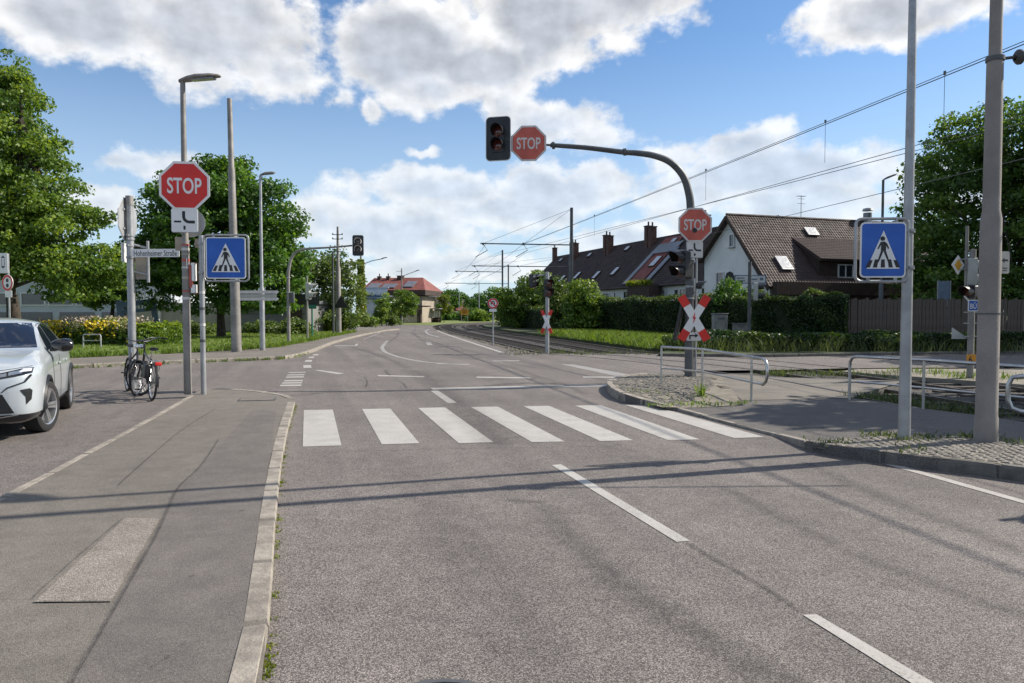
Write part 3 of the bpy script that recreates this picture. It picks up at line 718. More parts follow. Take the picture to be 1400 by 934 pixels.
tufts('track_weeds', [tuple(G(x, y, -.03)) for x, y in [(1080, 513), (1110, 514), (1140, 513), (1180, 514), (1210, 515), (1230, 517), (1205, 548), (1222, 551), (1240, 554), (1262, 557), (1290, 561), (1320, 565), (1060, 513), (1350, 568), (1190, 546)]], 1500, .13, .26, 'weed_blade', track, w=.007, lean=1.0, seed=8)
tufts('track_weeds', [tuple(G(random.uniform(690, 900), random.uniform(480, 487), -.03)) for _ in range(40)], 700, .11, .25, 'weed_blade', track, w=.010, lean=1.0, seed=9)
# gravel verge between the tracks and the side street, verge and bank behind the street
gv = sheet('gravel_verge', [G(1150, 507.5, .05), G(1175, 504.5, .05), G(1400, 504, .05), (45, 22.5, .05), (40, 8, .05), G(1500, 532, .05), G(1400, 526, .05), G(1300, 518.5, .05), G(1200, 511.5, .05)], 'gravel', .15)
tufts('verge_weeds', [tuple(G(x, y, .05)) for x, y in [(1290, 511), (1283, 510), (1305, 516), (1312, 514), (1320, 517), (1255, 509), (1265, 511), (1350, 517), (1370, 518), (1390, 519), (1230, 508)]], 260, .13, .24, 'grass_blade', gv, w=.010, lean=.8, seed=10)
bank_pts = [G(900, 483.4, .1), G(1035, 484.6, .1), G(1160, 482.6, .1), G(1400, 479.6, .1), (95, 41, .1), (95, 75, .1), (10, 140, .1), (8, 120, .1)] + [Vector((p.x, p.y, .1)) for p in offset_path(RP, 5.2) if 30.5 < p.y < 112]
bank = sheet('bank', bank_pts, 'turf_painted_shade', .25)
kerb([G(905, 483.2, .11), G(1035, 484.4, .11), G(1160, 482.4, .11), G(1400, 479.4, .11), Vector((34, 33, .11))], .14, 1.0, bank, 'granite_dark')
sheet('verge_left', [(-70, 150, .02), (-9.9, 96, .02), (-10.2, 108, .02), (-3, 138, .02), (25, 180, .02), (60, 400, .02), (-200, 400, .02), (-200, 150, .02)], 'turf', .1)
cs = []
while len(cs) < 900:
    y = random.uniform(29.5, 52); i = min(range(nb), key=lambda k: abs(RP[k].y - y)); p = bed_r[i]
    x = p.x + random.uniform(.2, 4.5)
    if 700 + F*x/y < 925: cs.append((x, y, .1))
tufts('tall_grass', cs, 22000, .30, .24, 'grass_blade', bank, w=.010, lean=1.3, seed=11, hvar=.65)
cs = [(p.x, p.y + random.uniform(0, 2.2), .1) for p in [G(random.uniform(930, 1400), random.uniform(479, 482), .1) for _ in range(700)]]
tufts('bank_weeds', cs, 7000, .42, .25, 'weed_blade', bank, w=.012, lean=1.2, seed=12, hvar=.6)
# rails let into the crossing slab
for d in RAILS[:2]:
    Pq = [p for p in offset_path(RP, d) if 12.9 < p.y < 18.2 and in_poly(p.x, p.y, [(q.x, q.y) for q in pxs(slab_px, .05)])]
    if len(Pq) > 2: ribbon(Pq, .10, bz(Pq[1].x, Pq[1].y) + .012, 'rail_groove', 'rail_steel', pave_r)
# ------------------------------------------------------------------ signs, signals, lamps, masts
def pole(parent, h, r0, r1=None, m='galv_old', name='pole', steps=None, n=14, cap=True, x=0, y=0, z0=0):
    """steps: list of (z, r) for stepped steel masts"""
    mb = MB()
    prof = steps or [(0, r0), (h, r1 or r0)]
    P = [(0, z0 + prof[0][0])]
    for i, (z, r) in enumerate(prof): P.append((r, z0 + z))
    P.append((0, z0 + prof[-1][0] + .01))
    mb.lathe(P, n, Matrix.Translation((x, y, 0)))
    return mb.build(name, m, parent)
def clamp(parent, z, r, m='galv', x=0, y=0, name='clamp'):
    return MB().lathe([(r*.9, z - .02), (r + .012, z - .02), (r + .012, z + .02), (r*.9, z + .02)], 14, Matrix.Translation((x, y, 0))).box((x, y - r - .02, z), (.05, .05, .03)).build(name, m, parent)
OCT = lambda w: ngon(w/2/math.cos(R(22.5)), 8, 22.5)
def stop_sign(parent, x, z, w, y, rz=0, old=False, text_w=.68):
    red, wh = ('sign_red_old', 'sign_white_old') if old else ('sign_red', 'sign_white')
    p = MB().prism(OCT(w), -.006, .006).build('stop_sign', wh, parent, (x, y, z), rz, smooth=False)
    MB().prism(OCT(w*.90), -.009, -.0055).build('red_face', red, p, smooth=False)
    lettering('STOP', w*text_w, w*.33, wh, p, (0, -.0115, 0), .016)
    b = MB().prism(OCT(w*.985), .0065, .012)
    for k in (-.22, .22): b.box((0, .022, w*k), (w*.55, .02, .035))
    b.build('back_plate', 'sign_back', p, smooth=False)
    return p
def arc_poly(r, w, a0, a1, cx=0, cz=0, n=12):
    o = [(cx + (r + w/2)*math.cos(R(a0 + (a1 - a0)*i/n)), cz + (r + w/2)*math.sin(R(a0 + (a1 - a0)*i/n))) for i in range(n + 1)]
    i_ = [(cx + (r - w/2)*math.cos(R(a0 + (a1 - a0)*i/n)), cz + (r - w/2)*math.sin(R(a0 + (a1 - a0)*i/n))) for i in range(n + 1)]
    return o + i_[::-1]
def priority_plate(parent, x, z, w, h, y, rz=0, old=False):
    wh = 'sign_white_old' if old else 'sign_white'
    p = MB().prism(rr(w, h, .03), -.006, .008).build('priority_plate', wh, parent, (x, y, z), rz, smooth=False)
    mb = MB(); bw = w*.115
    mb.prism(arc_poly(w*.22, bw, 180, 270, w*.19, h*.17), -.009, -.0062)
    mb.prism([(w*.19 - w*.22 - bw/2, h*.17), (w*.19 - w*.22 + bw/2, h*.17), (w*.19 - w*.22 + bw/2, h*.40), (w*.19 - w*.22 - bw/2, h*.40)], -.009, -.0062)
    zc = h*.17 - w*.22
    mb.prism([(w*.19, zc - bw/2), (w*.40, zc - bw/2), (w*.40, zc + bw/2), (w*.19, zc + bw/2)], -.009, -.0062)
    mb.build('thick_bend', 'sign_black', p, smooth=False)
    MB().prism([(-w*.40, zc - .012), (-w*.13, zc - .012), (-w*.13, zc + .022), (-w*.40, zc + .022)], -.009, -.0062).build('thin_bar', 'sign_black', p, smooth=False)
    MB().prism([(-.02, -h*.40), (.018, -h*.40), (.018, zc - .07), (-.02, zc - .07)], -.009, -.0062).build('thin_bar', 'sign_black', p, smooth=False)
    MB().prism(rr(w + .02, h + .02, .035), .0085, .02).build('back_plate', 'sign_back', p, smooth=False)
    return p
def crossing_sign(parent, x, z, w, h, y, rz=0, frame=True):
    p = MB().prism(rr(w, h, .05), -.006, .006).build('crossing_sign', 'sign_white', parent, (x, y, z), rz, smooth=False)
    MB().prism(rr(w*.94, h*.945, .038), -.009, -.0062).build('blue_face', 'sign_blue', p, smooth=False)
    tb = -h*.34; tt = h*.35
    MB().prism([(-w*.36, tb), (w*.36, tb), (0, tt)], -.012, -.0092).build('white_triangle', 'sign_white', p, smooth=False)
    s = h/0.8; f = MB(); y0, y1 = -.015, -.0122
    f.prism(ngon(.033*s, 14, 0, -.012*s, .162*s), y0, y1)
    f.prism([(a*s, b*s) for a, b in [(-.045, .112), (.012, .122), (.038, .098), (.036, -.012), (-.036, -.012), (-.034, .07)]], y0, y1)
    f.prism([(a*s, b*s) for a, b in [(-.040, .112), (-.028, .088), (-.066, .015), (-.082, .008), (-.084, .022)]], y0, y1)
    f.prism([(a*s, b*s) for a, b in [(.012, .122), (.050, .092), (.078, .030), (.070, .010), (.060, .018), (.052, .040), (.030, .070)]], y0, y1)
    f.prism([(a*s, b*s) for a, b in [(-.034, -.014), (.0, -.014), (-.052, -.150), (-.085, -.205), (-.102, -.200), (-.094, -.178), (-.076, -.150)]], y0, y1)
    f.prism([(a*s, b*s) for a, b in [(.0, -.014), (.034, -.014), (.082, -.150), (.098, -.205), (.080, -.212), (.058, -.150)]], y0, y1)
    f.build('walking_figure', 'sign_black', p, smooth=False)
    for cx, sl in ((-.195, .045), (-.105, .02), (-.004, 0), (.098, -.02), (.19, -.045)):
        cx *= s; sl *= s; b = tb + .018*s; t = tb + .135*s*(1 if abs(cx) < .15 else .92)
        MB().prism([(cx - .03*s - sl*.5, b), (cx + .03*s - sl*.5, b), (cx + .024*s + sl*.5, t), (cx - .024*s + sl*.5, t)], y0 + .0008, y1 + .0004).build('zebra_bar', 'sign_black', p, smooth=False)
    MB().prism(rr(w*.99, h*.99, .05), .0065, .014).build('back_plate', 'sign_back', p, smooth=False)
    if frame:
        q = [(a, .03, b) for a, b in rr(w + .085, h + .085, .07, n=5)]
        mb = MB().tube(q, .018, 8, True)
        for k in (-.3, .3):
            for e in (1, -1): mb.box((w*k, .022, e*(h/2 + .02)), (.03, .03, .06))
        mb.build('tube_frame', 'galv', p)
    return p
def signal_head(parent, loc, rz, n=2, w=.30, h=.62, board=None, body='black_plastic', lens='lens_dark', vis='black_plastic', depth=.2, r=.105, vl=.24, rot=None):
    """faces -y; lenses one above the other"""
    p = MB().prism(rr(w, h, .05), 0, depth).build('signal_head', body, parent, loc, rz, rot=rot)
    if board:
        MB().prism(rr(board[0], board[1], .09), .02, .05).build('backing_board', 'black_plastic', p, smooth=False)
        MB().prism(rr(board[0] + .035, board[1] + .035, .10), .03, .045).build('board_rim', 'sign_white', p, smooth=False)
    for i in range(n):
        z = (h/n)*((n - 1)/2 - i)
        L = Matrix.Translation((0, -.012, z)) @ Matrix.Rotation(R(90), 4, 'X')
        MB().lathe([(0, .030), (r*.5, .024), (r*.95, 0), (r, -.012)], 18, L).build('lens', lens, p)
        mb = MB(); k = 16; v = []
        for j in range(k + 1):
            a = R(-35 + 250*j/k); c, s_ = math.cos(a), math.sin(a); ln = vl*(.55 + .45*max(0, math.sin(a)))
            for rad in (r*1.12, r*1.06): v += [(rad*c, .0, z + rad*s_), (rad*c, -ln, z + rad*s_)]
        f = []
        for j in range(k):
            a, b = j*4, (j + 1)*4; f += [(a, a + 1, b + 1, b), (a + 2, b + 2, b + 3, a + 3), (a + 1, a + 3, b + 3, b + 1)]
        mb.add(v, f).build('visor', vis, p)
    return p
def disc_sign(parent, x, z, d, y, rz=0, ring='sign_red', back=False):
    p = MB().prism(ngon(d/2, 28, 0), -.006, .008).build('round_sign', 'sign_back' if back else 'sign_white', parent, (x, y, z), rz, smooth=False)
    if not back:
        MB().prism(arc_poly(d*.415, d*.13, 0, 359.9, n=32), -.009, -.0062).build('red_ring', ring, p, smooth=False)
        MB().prism(ngon(d*.49, 28), .0085, .014).build('back_plate', 'sign_back', p, smooth=False)
    return p
def plate(parent, name, x, z, w, h, y, m, rz=0, r=.02, t=.012): return MB().prism(rr(w, h, min(r, w*.4, h*.4)), -t/2, t/2).build(name, m, parent, (x, y, z), rz, smooth=False)
def andreas_cross(parent, x, z, h, w, y, rz=0, bolt=True):
    a = math.atan2(w*.78, h*.88); L = math.hypot(w*.80, h*.86); bw = w*.235; p = None
    for s_ in (1, -1):
        m4 = lambda q: (q[0]*math.cos(a*s_) + q[1]*math.sin(a*s_), -q[0]*math.sin(a*s_) + q[1]*math.cos(a*s_))
        off = -.006*(s_ > 0)
        if p is None:
            p = MB().prism([m4(q) for q in ((-bw/2, -L/2), (bw/2, -L/2), (bw/2, L/2), (-bw/2, L/2))], -.008, .004).build('crossing_cross', 'sign_white', parent, (x, y, z), rz, smooth=False)
        else: MB().prism([m4(q) for q in ((-bw/2, -L/2), (bw/2, -L/2), (bw/2, L/2), (-bw/2, L/2))], -.003, .009).build('cross_arm', 'sign_white', p, smooth=False)
        for e in (1, -1):
            MB().prism([m4(q) for q in ((-bw/2 - .002, e*L/2*1.003), (bw/2 + .002, e*L/2*1.003), (bw/2 + .002, e*L*.285), (-bw/2 - .002, e*L*.285))], -.012 + (.0045 if s_ < 0 else 0), .010).build('red_tip', 'sign_red', p, smooth=False)
    if bolt:
        MB().prism([(.02, .14), (-.045, -.01), (-.008, .0), (-.028, -.13), (.045, .025), (.008, .018)], -.015, -.0122).build('lightning_bolt', 'sign_red', p, smooth=False)
    return p
def lamp_head(parent, loc, rz, L=.8, w=.26, tilt=4, m='galv_dark', shoe=True):
    """flat street luminaire reaching towards +x"""
    mb = MB(); st = [(0, .045, .05), (.08, .07, .06), (.2, w*.42, .075), (.4, w*.5, .08), (.75, w*.46, .06), (.95, w*.3, .04), (1.0, w*.1, .02)]
    v = []; n = 10
    for (t, hw, th) in st:
        for k in range(n):
            a = 2*math.pi*k/n; v.append((t*L, hw*math.cos(a), th*(max(math.sin(a), 0)*1.0 + min(math.sin(a), 0)*.35) + math.sin(t*2.2)*.05))
    f = [(i*n + k, (i + 1)*n + k, (i + 1)*n + (k + 1) % n, i*n + (k + 1) % n) for i in range(len(st) - 1) for k in range(n)]
    mb.add(v, f + [tuple(range(n)), tuple(range(len(v) - 1, len(v) - n - 1, -1))])
    p = mb.build('lamp_head', m, parent, loc, rot=(0, R(-tilt), rz))
    MB().box((L*.58, 0, .013), (L*.55, w*.6, .03)).build('lamp_glass', 'lamp_glass', p, bevel=.008)
    return p
def sticker(parent, z, r, m, h=.05, a=-90):
    return MB().lathe([(r + .002, z - h/2), (r + .0021, z + h/2)], 14).build('sticker', m, parent)

# ---- lamp post with the stop sign, left pavement corner
B = G(257, 539, ZL)
t = thing('street_lamp', B, 0, 'street lamp post with bright red stop sign and white priority plate at the pavement corner', 'street lamp')
zt = AT(255, 112, B.y).z - B.z
pole(t, zt, .08, steps=[(0, .074), (.3, .070), (2.85, .068), (2.95, .056), (zt, .046)])
lamp_head(t, (-.06, 0, zt), R(-4), .80, .24, 3, 'galv_old')
zz = lambda py, b=B: AT(257, py, b.y).z - b.z
RZ = R(8)
stop_sign(t, .05, zz(255.5), .90, -.11, RZ)
priority_plate(t, .04, zz(302.5), .46, .43, -.11, RZ)
disc_sign(t, .05, zz(304), .54, .11, R(10), back=True)
plate(t, 'sign_panel', -.12, zz(333), .22, .26, .10, 'sign_tan', R(20)); plate(t, 'sign_panel', .20, zz(332), .16, .17, .10, 'sign_tan', R(-20))
sp = stop_sign(t, -.05, zz(361), .40, .10, R(-60))
MB().box((.14, .02, zz(372)), (.07, .12, .34)).build('control_box', 'sign_white', t, bevel=.01); MB().box((.14, .02, zz(395)), (.09, .10, .16)).build('control_box', 'sign_white', t, bevel=.01)
MB().tube([(.10, .02, zz(360)), (.24, .02, zz(360)), (.24, .02, zz(402)), (.15, .02, zz(402))], .018, 8).build('side_bracket', 'wood_brown', t)
MB().box((.10, -.01, zz(378)), (.05, .06, .42)).build('red_strip', 'sticker_red', t)
for k, z in enumerate((zz(335), zz(341), zz(348), zz(356), zz(366), zz(380), zz(398), zz(408))): sticker(t, z, .0695, ('sticker_red', 'sticker_white', 'sign_tan')[k % 3], .03 + .02*(k % 2))

# ---- sign post with street name, behind the bicycles
A = G(182, 534, 0)
t = thing('sign_post', A, 0, 'round steel post carrying the white Hohenheimer Straße street name plate above the bicycles', 'sign post')
za = lambda py: AT(182, py, A.y).z - A.z
pole(t, za(268), .078, .068, 'galv')
MB().lathe([(.07, za(281)), (.075, za(281)), (.075, za(268)), (0, za(267.5))], 14).build('pole_cap', 'galv_old', t)
stop_sign(t, -.10, za(300), .88, .10, R(-85))
plate(t, 'sign_panel', -.15, za(345), .30, .40, .06, 'sign_white', R(-85))
for z in (za(335.5), za(372.5)): MB().tube([(.04, 0, z + .02), (.32, .08, z - .05)], .022, 8).build('frame_bar', 'galv', t)
MB().cyl((.32, .08, za(386)), (.32, .08, za(329)), .028).build('frame_post', 'galv', t)
plate(t, 'sign_panel', .19, za(361), .26, .62, .10, 'sign_tan', R(14))
p = plate(t, 'street_name_plate', .56, za(346.5), 1.0, .165, -.095, 'sign_white', R(-3))
lettering('Hohenheimer Straße', .90, .115, 'sign_black', p, (0, -.0085, -.004), .004)
for z in (za(322), za(327), za(336), za(352)): clamp(t, z, .072)

# ---- zebra crossing sign posts
C_ = G(278.5, 539, ZL)
t = thing('crossing_sign_post', C_, 0, 'thin post with square blue pedestrian crossing sign on the left pavement', 'road sign', 'pedestrian crossing signs')
zc = lambda py: AT(279, py, C_.y).z - C_.z
pole(t, zc(322), .050, .046, 'galv')
crossing_sign(t, .475, zc(353), .735, .78, -.04, R(4))
for z in (zc(333), zc(373)): clamp(t, z, .048)
for k in range(4): sticker(t, zc(400 + 22*k), .05, ('sticker_white', 'galv_dark')[k % 2], .05)
D_ = Vector((4.66, 8.74, .15)); D_.z = bz(D_.x, D_.y)
t = thing('street_lamp', D_, 0, 'tall grey lamp post with square blue pedestrian crossing sign on the cobbled kerb strip', 'street lamp')
pole(t, 6.9, .07, steps=[(0, .070), (.9, .064), (2.4, .056), (4.2, .048), (6.9, .040)], m='galv')
lamp_head(t, (.04, 0, 6.88), R(172), 1.0, .34, 3)
zd = lambda py: AT(1203, py, D_.y).z - D_.z
crossing_sign(t, (1203 - 1241)/F*D_.y, zd(342.5), .52, .645, -.07, R(-3))
for z in (zd(316), zd(366)):
    clamp(t, z, .062); MB().box((-.07, -.05, z), (.16, .035, .025)).build('sign_bracket', 'galv', t)

# ---- thick overhead line mast beside it
E_ = Vector((5.445, 8.45, .12)); E_.z = bz(E_.x, E_.y)
t = thing('line_mast', E_, 0, 'thick stepped brown grey overhead line mast on the right pavement', 'mast')
ze = lambda py: AT(1346, py, E_.y).z - E_.z
pole(t, 9.2, .15, m='concrete_pole', steps=[(0, .124), (.28, .120), (.30, .114), (ze(300), .108), (ze(288), .090), (ze(86), .084), (ze(76), .066), (9.2, .056)], n=22)
MB().lathe([(.10, ze(430)), (.1145, ze(430)), (.1145, ze(428)), (.10, ze(428))], 22).build('seam_ring', 'galv_dark', t)
MB().lathe([(.08, ze(84)), (.096, ze(84)), (.096, ze(78)), (.06, ze(78))], 22).build('collar', 'galv_dark', t)
MB().lathe([(.03, -.05), (.05, -.045), (.085, -.01), (.085, .01), (.05, .045), (.03, .05)], 14, Matrix.Translation((.27, 0, ze(78))) @ Matrix.Rotation(R(80), 4, 'Y')).build('insulator', 'galv_dark', t)
MB().tube([(.10, 0, ze(80)), (.3, 0, ze(77)), (3.5, .2, ze(40))], .018, 8).build('span_wire', 'galv_dark', t)

# ---- big signal mast with arm
Mb = G(942, 515.5, .12); Mb.z = bz(Mb.x, Mb.y)
t = thing('signal_mast', Mb, 0, 'dark curved mast arm with two stop signs, signals and crossing cross on the island', 'signal mast')
zm = lambda py: AT(942, py, Mb.y).z - Mb.z; xm = lambda px: AT(px, 400, Mb.y).x - Mb.x
path = [(0, 0, 0), (0, 0, 1.5), (0, 0, zm(330)), (0, 0, zm(285)), (xm(940), 0, zm(262)), (xm(932), 0, zm(240)), (xm(915), 0, zm(222)), (xm(893), 0, zm(213)), (xm(870), 0, zm(209.5)), (xm(850), 0, zm(208)), (xm(800), 0, zm(202)), (xm(752), 0, zm(198.5))]
P = spline(path, 6); n = len(P)
MB().tube(P, [.105 - .055*(i/(n - 1))**1.1 for i in range(n)], 16).build('mast_arm', 'galv_dark', t)
MB().tube([(xm(758), 0, zm(199)), (xm(745), 0, zm(198)), (xm(690), 0, zm(194))], .026, 8).build('end_tube', 'galv_dark', t)
for px in (853, 756): MB().lathe([(.05, -.03), (.085, -.03), (.085, .03), (.05, .03)], 14, Matrix.Translation((xm(px), 0, zm(208 if px > 800 else 199))) @ Matrix.Rotation(R(84), 4, 'Y')).build('joint_collar', 'galv_dark', t)
stop_sign(t, xm(722.5), zm(197.5), .80, -.10, R(-4), True)
signal_head(t, (xm(681), -.12, zm(191)), R(-14), 2, .30, .62, (.56, .97), r=.125, vl=.26)
stop_sign(t, xm(947.5), zm(308.5), .77, -.14, R(2), True)
MB().prism(ngon(.055, 14, 0, 0, 0), -.157, -.1545).build('sticker', 'sign_black', t, (xm(947.5) - .01, 0, zm(316)), smooth=False)
priority_plate(t, xm(947.5), zm(342), .36, .36, -.13, R(2), True)
signal_head(t, (xm(929), -.10, zm(362.5)), R(-58), 2, .30, .64, None, 'dark_plastic', r=.125, vl=.34)
signal_head(t, (xm(951), .05, zm(391)), R(80), 1, .26, .34, None, 'signal_grey', r=.10, vl=.26)
MB().box((xm(938), -.03, zm(343)), (.5, .05, .05)).build('signal_bracket', 'galv', t)
andreas_cross(t, xm(947), zm(435), 1.14, .78, -.16, R(2))
MB().prism([(-.03, -.5), (.03, -.5), (.03, .5), (-.03, .5)], -.02, .16).build('cross_side_frame', 'black_plastic', t, (xm(927), -.08, zm(436)), R(0), rot=(0, R(12), R(-30)))
p = plate(t, 'arrow_plate', xm(947), zm(460), .34, .19, -.15, 'sign_white_old', R(2))
MB().prism([(-.11, -.06), (-.075, -.06), (-.075, .005), (.03, .005), (.03, -.03), (.10, .025), (.03, .075), (.03, .04), (-.11, .04)], -.010, -.0072).build('bent_arrow', 'sign_black', p, smooth=False)
MB().cyl((xm(951.5), -.02, 0), (xm(951.5), -.02, zm(322)), .026).build('conduit_pipe', 'galv', t)
for py in (355, 392, 408, 458): clamp(t, zm(py), .10)

# ---- small crossing cross with signals beyond the junction
K = G(748, 484.5, -.04)
t = thing('crossing_cross_post', K, 0, 'slim post with small crossing cross and black two lens signal beside the rails', 'rail signal')
zk = lambda py: AT(748, py, K.y).z - K.z; xk = lambda px: AT(px, 430, K.y).x - K.x
pole(t, zk(372), .085, .075, 'galv')
andreas_cross(t, -.03, zk(440), 1.04, .52, -.11, R(-22), False)
signal_head(t, (.06, -.12, zk(394)), R(20), 2, .28, .70, None, r=.15, vl=.22)
MB().tube([(0, .05, zk(390)), (0, .05, zk(375)), (-.35, .05, zk(377)), (-.55, .05, zk(379))], .05, 8).build('signal_hanger', 'galv', t)
signal_head(t, (-.48, .15, zk(384)), R(60), 2, .26, .55, None, 'dark_plastic', r=.11, vl=.2)

# ---- no u-turn sign
U = G(674, 474, -.04)
t = thing('no_turn_sign', U, 0, 'slim white post with round red ringed no u-turn sign at the ballast edge', 'road sign')
zu = lambda py: AT(674, py, U.y).z - U.z
pole(t, zu(408), .04, .038, 'galv')
p = disc_sign(t, 0, zu(415), .52, -.06)
MB().prism(arc_poly(.075, .045, 0, 180, 0, .03), -.012, -.0092).prism([(.055, .03), (.095, .03), (.095, -.13), (.055, -.13)], -.012, -.0092).prism([(-.12, .03), (-.03, .03), (-.075, -.08)], -.012, -.0092).build('turn_arrow', 'sign_black', p, smooth=False)
MB().prism([(-.17, .13), (-.13, .17), (.17, -.13), (.13, -.17)], -.015, -.0122).build('red_bar', 'sign_red', p, smooth=False)
plate(t, 'sub_plate', 0, zu(424.5), .36, .13, -.05, 'sign_white')

# ---- cluster beside the gravel verge on the right
Q = G(1326, 517, .05)
t = thing('signal_post', Q, 0, 'grey post with yellow priority diamond, grey signals, blue BÜ plate and yellow number plate', 'signal post')
zq = lambda py: AT(1326, py, Q.y).z - Q.z; xq = lambda px: AT(px, 430, Q.y).x - Q.x
pole(t, zq(341), .075, .07, 'galv_old')
MB().cyl((xq(1321), .04, zq(392)), (xq(1321), .04, zq(309)), .035).build('extension_tube', 'galv_old', t)
p = MB().prism([(0, -.23), (.23, 0), (0, .23), (-.23, 0)], -.006, .006).build('priority_diamond', 'sign_white', t, (xq(1307.5), -.02, zq(362.5)), R(24), smooth=False)
MB().prism([(0, -.135), (.135, 0), (0, .135), (-.135, 0)], -.009, -.0062).build('yellow_face', 'sign_yellow', p, smooth=False)
for py in (355.5, 369): MB().tube([(xq(1308), 0, zq(py)), (xq(1325), 0, zq(py - 2))], .016, 8).build('sign_bracket', 'galv', t)
signal_head(t, (xq(1333), .0, zq(372)), R(75), 2, .24, .66, None, 'signal_grey', 'lens_grey', 'signal_grey', r=.10, vl=.2)
signal_head(t, (xq(1322), -.05, zq(399)), R(-60), 1, .28, .30, None, r=.12, vl=.34)
p = plate(t, 'rail_letter_plate', xq(1326.5), zq(418), .24, .27, -.10, 'sign_white')
MB().prism(rr(.195, .225, .01), -.0095, -.0065).build('blue_field', 'sign_blue', p, smooth=False); lettering('BÜ', .15, .15, 'sign_white', p, (0, -.0125, 0), .01)
p = plate(t, 'number_plate', xq(1326.5), zq(491), .25, .23, -.10, 'sign_orange'); lettering('6.', .11, .15, 'sign_black', p, (-.02, -.0085, 0), .03)
for py in (427, 442, 460): MB().box((xq(1326), -.02, zq(py)), (.3, .03, .025)).build('sign_bracket', 'galv', t)
MB().prism([(-.22, -.15), (.18, -.15), (-.22, .12)], 0, .03).build('back_triangle', 'sign_back', t, (xq(1317), .05, zq(455)), smooth=False)
MB().tube([(xq(1316), -.06, zq(405)), (xq(1327), -.08, zq(418))], .02, 6).build('white_strut', 'sign_white', t)
t = thing('direction_sign', AT(1369, 517, 19.5)*1, 0, 'white rectangular sign showing its arrow, standing behind the thick mast', 'road sign'); t.location.z = .05
pole(t, 3.3, .035, m='galv', x=-.15, y=.05); z = AT(1369, 359, 19.5).z - .05; p = plate(t, 'sign_panel', 0, z, .30, .58, -.02, 'sign_white_old', R(15), .05)
MB().prism([(-.11, .05), (-.02, .12), (-.02, .08), (.10, .08), (.10, .03), (-.02, .03), (-.02, -.02)], -.010, -.0068).build('arrow', 'sign_black', p, smooth=False); MB().box((0, -.0085, -.15), (.16, .004, .03)).box((0, -.0085, -.21), (.12, .004, .03)).build('small_print', 'galv_dark', p)

# ---- railings
def railing(name, pts, label, r=.026, hook0=False, hook1=False, posts=()):
    """pts: ground points with z; top and middle rail follow them"""
    o = thing(name, pts[0], 0, label, 'railing'); P = [Vector(p) - Vector(pts[0]) for p in pts]
    top = [p + Vector((0, 0, .78)) for p in P]; mid = [p + Vector((0, 0, .34)) for p in P]
    d0 = (P[1] - P[0]).normalized(); d1 = (P[-1] - P[-2]).normalized()
    def bend(end, dr, lo):  # rounded corner from the top rail down
        return [end + dr*.0, end + dr*.09 + Vector((0, 0, -.02)), end + dr*.14 + Vector((0, 0, -.09)), end + dr*.15 + Vector((0, 0, -.2))] + ([end + dr*.15 + Vector((0, 0, -.28)), end + dr*.11 + Vector((0, 0, -.38)), end + dr*.03 + Vector((0, 0, -.44))] if not lo else [end + dr*.15 + Vector((0, 0, -.78))])
    q = list(top); m_ = list(mid)
    if hook1: q = q + bend(top[-1], d1, False) + mid[::-1][:1]
    if hook0: q = bend(top[0], -d0, hook0 == 'post')[::-1] + q
    MB().tube(q, r, 10).build('top_rail', 'steel_bright', o)
    MB().tube(m_, r*.72, 8).build('middle_rail', 'steel_bright', o)
    for p in posts:
        p = Vector(p) - Vector(pts[0]); MB().cyl(p - Vector((0, 0, .03)), p + Vector((0, 0, .78)), r*.85).build('post', 'steel_bright', o)
    return o
def gz(px, py, z=.1):
    p = G(px, py, z); p = G(px, py, bz(p.x, p.y)); return p
r1, r2, r3 = gz(904, 526), gz(960, 531.5), gz(1027, 549)
railing('railing', [r1, r2, r3, r3 + (r3 - r2).normalized()*.32], 'bare steel tube railing in front of the signal mast on the island', hook1=True, posts=[r1, r2, r3])
r1, r2, r3 = gz(1161, 547, .05), gz(1262, 559.5, .08), gz(1430, 580, .1)
railing('railing', [r1 + (r2 - r1).normalized()*.15, r2, r3], 'long steel tube railing running behind the thick mast along the tracks', hook0='post', posts=[r2])
r1, r2 = Vector((6.55, 9.6, .1)), Vector((8.0, 8.3, .1)); k = AT(1364, 520, 9.6); r1 = Vector((k.x + .14, 9.6, .1)); r2 = r1 + Vector((1.6, -.8, 0))
o = thing('railing', r1, 0, 'low steel tube loop railing standing right beside the thick mast', 'railing')
zt_, zb_ = AT(1364, 514, 9.6).z - .1, AT(1364, 562, 9.6).z - .1
d = (r2 - r1).normalized()
q = [d*1.6 + Vector((0, 0, zt_ - .06)), d*.14 + Vector((0, 0, zt_)), d*.04 + Vector((0, 0, zt_ - .02)), Vector((0, 0, zt_ - .12)), Vector((0, 0, zb_ + .14)), d*.04 + Vector((0, 0, zb_ + .04)), d*.14 + Vector((0, 0, zb_)), d*1.6 + Vector((0, 0, zb_ - .02))]
MB().tube(q, .032, 10).build('loop_tube', 'steel_bright', o); MB().cyl(d*.9 + Vector((0, 0, -.05)), d*.9 + Vector((0, 0, zt_)), .028).build('post', 'steel_bright', o)

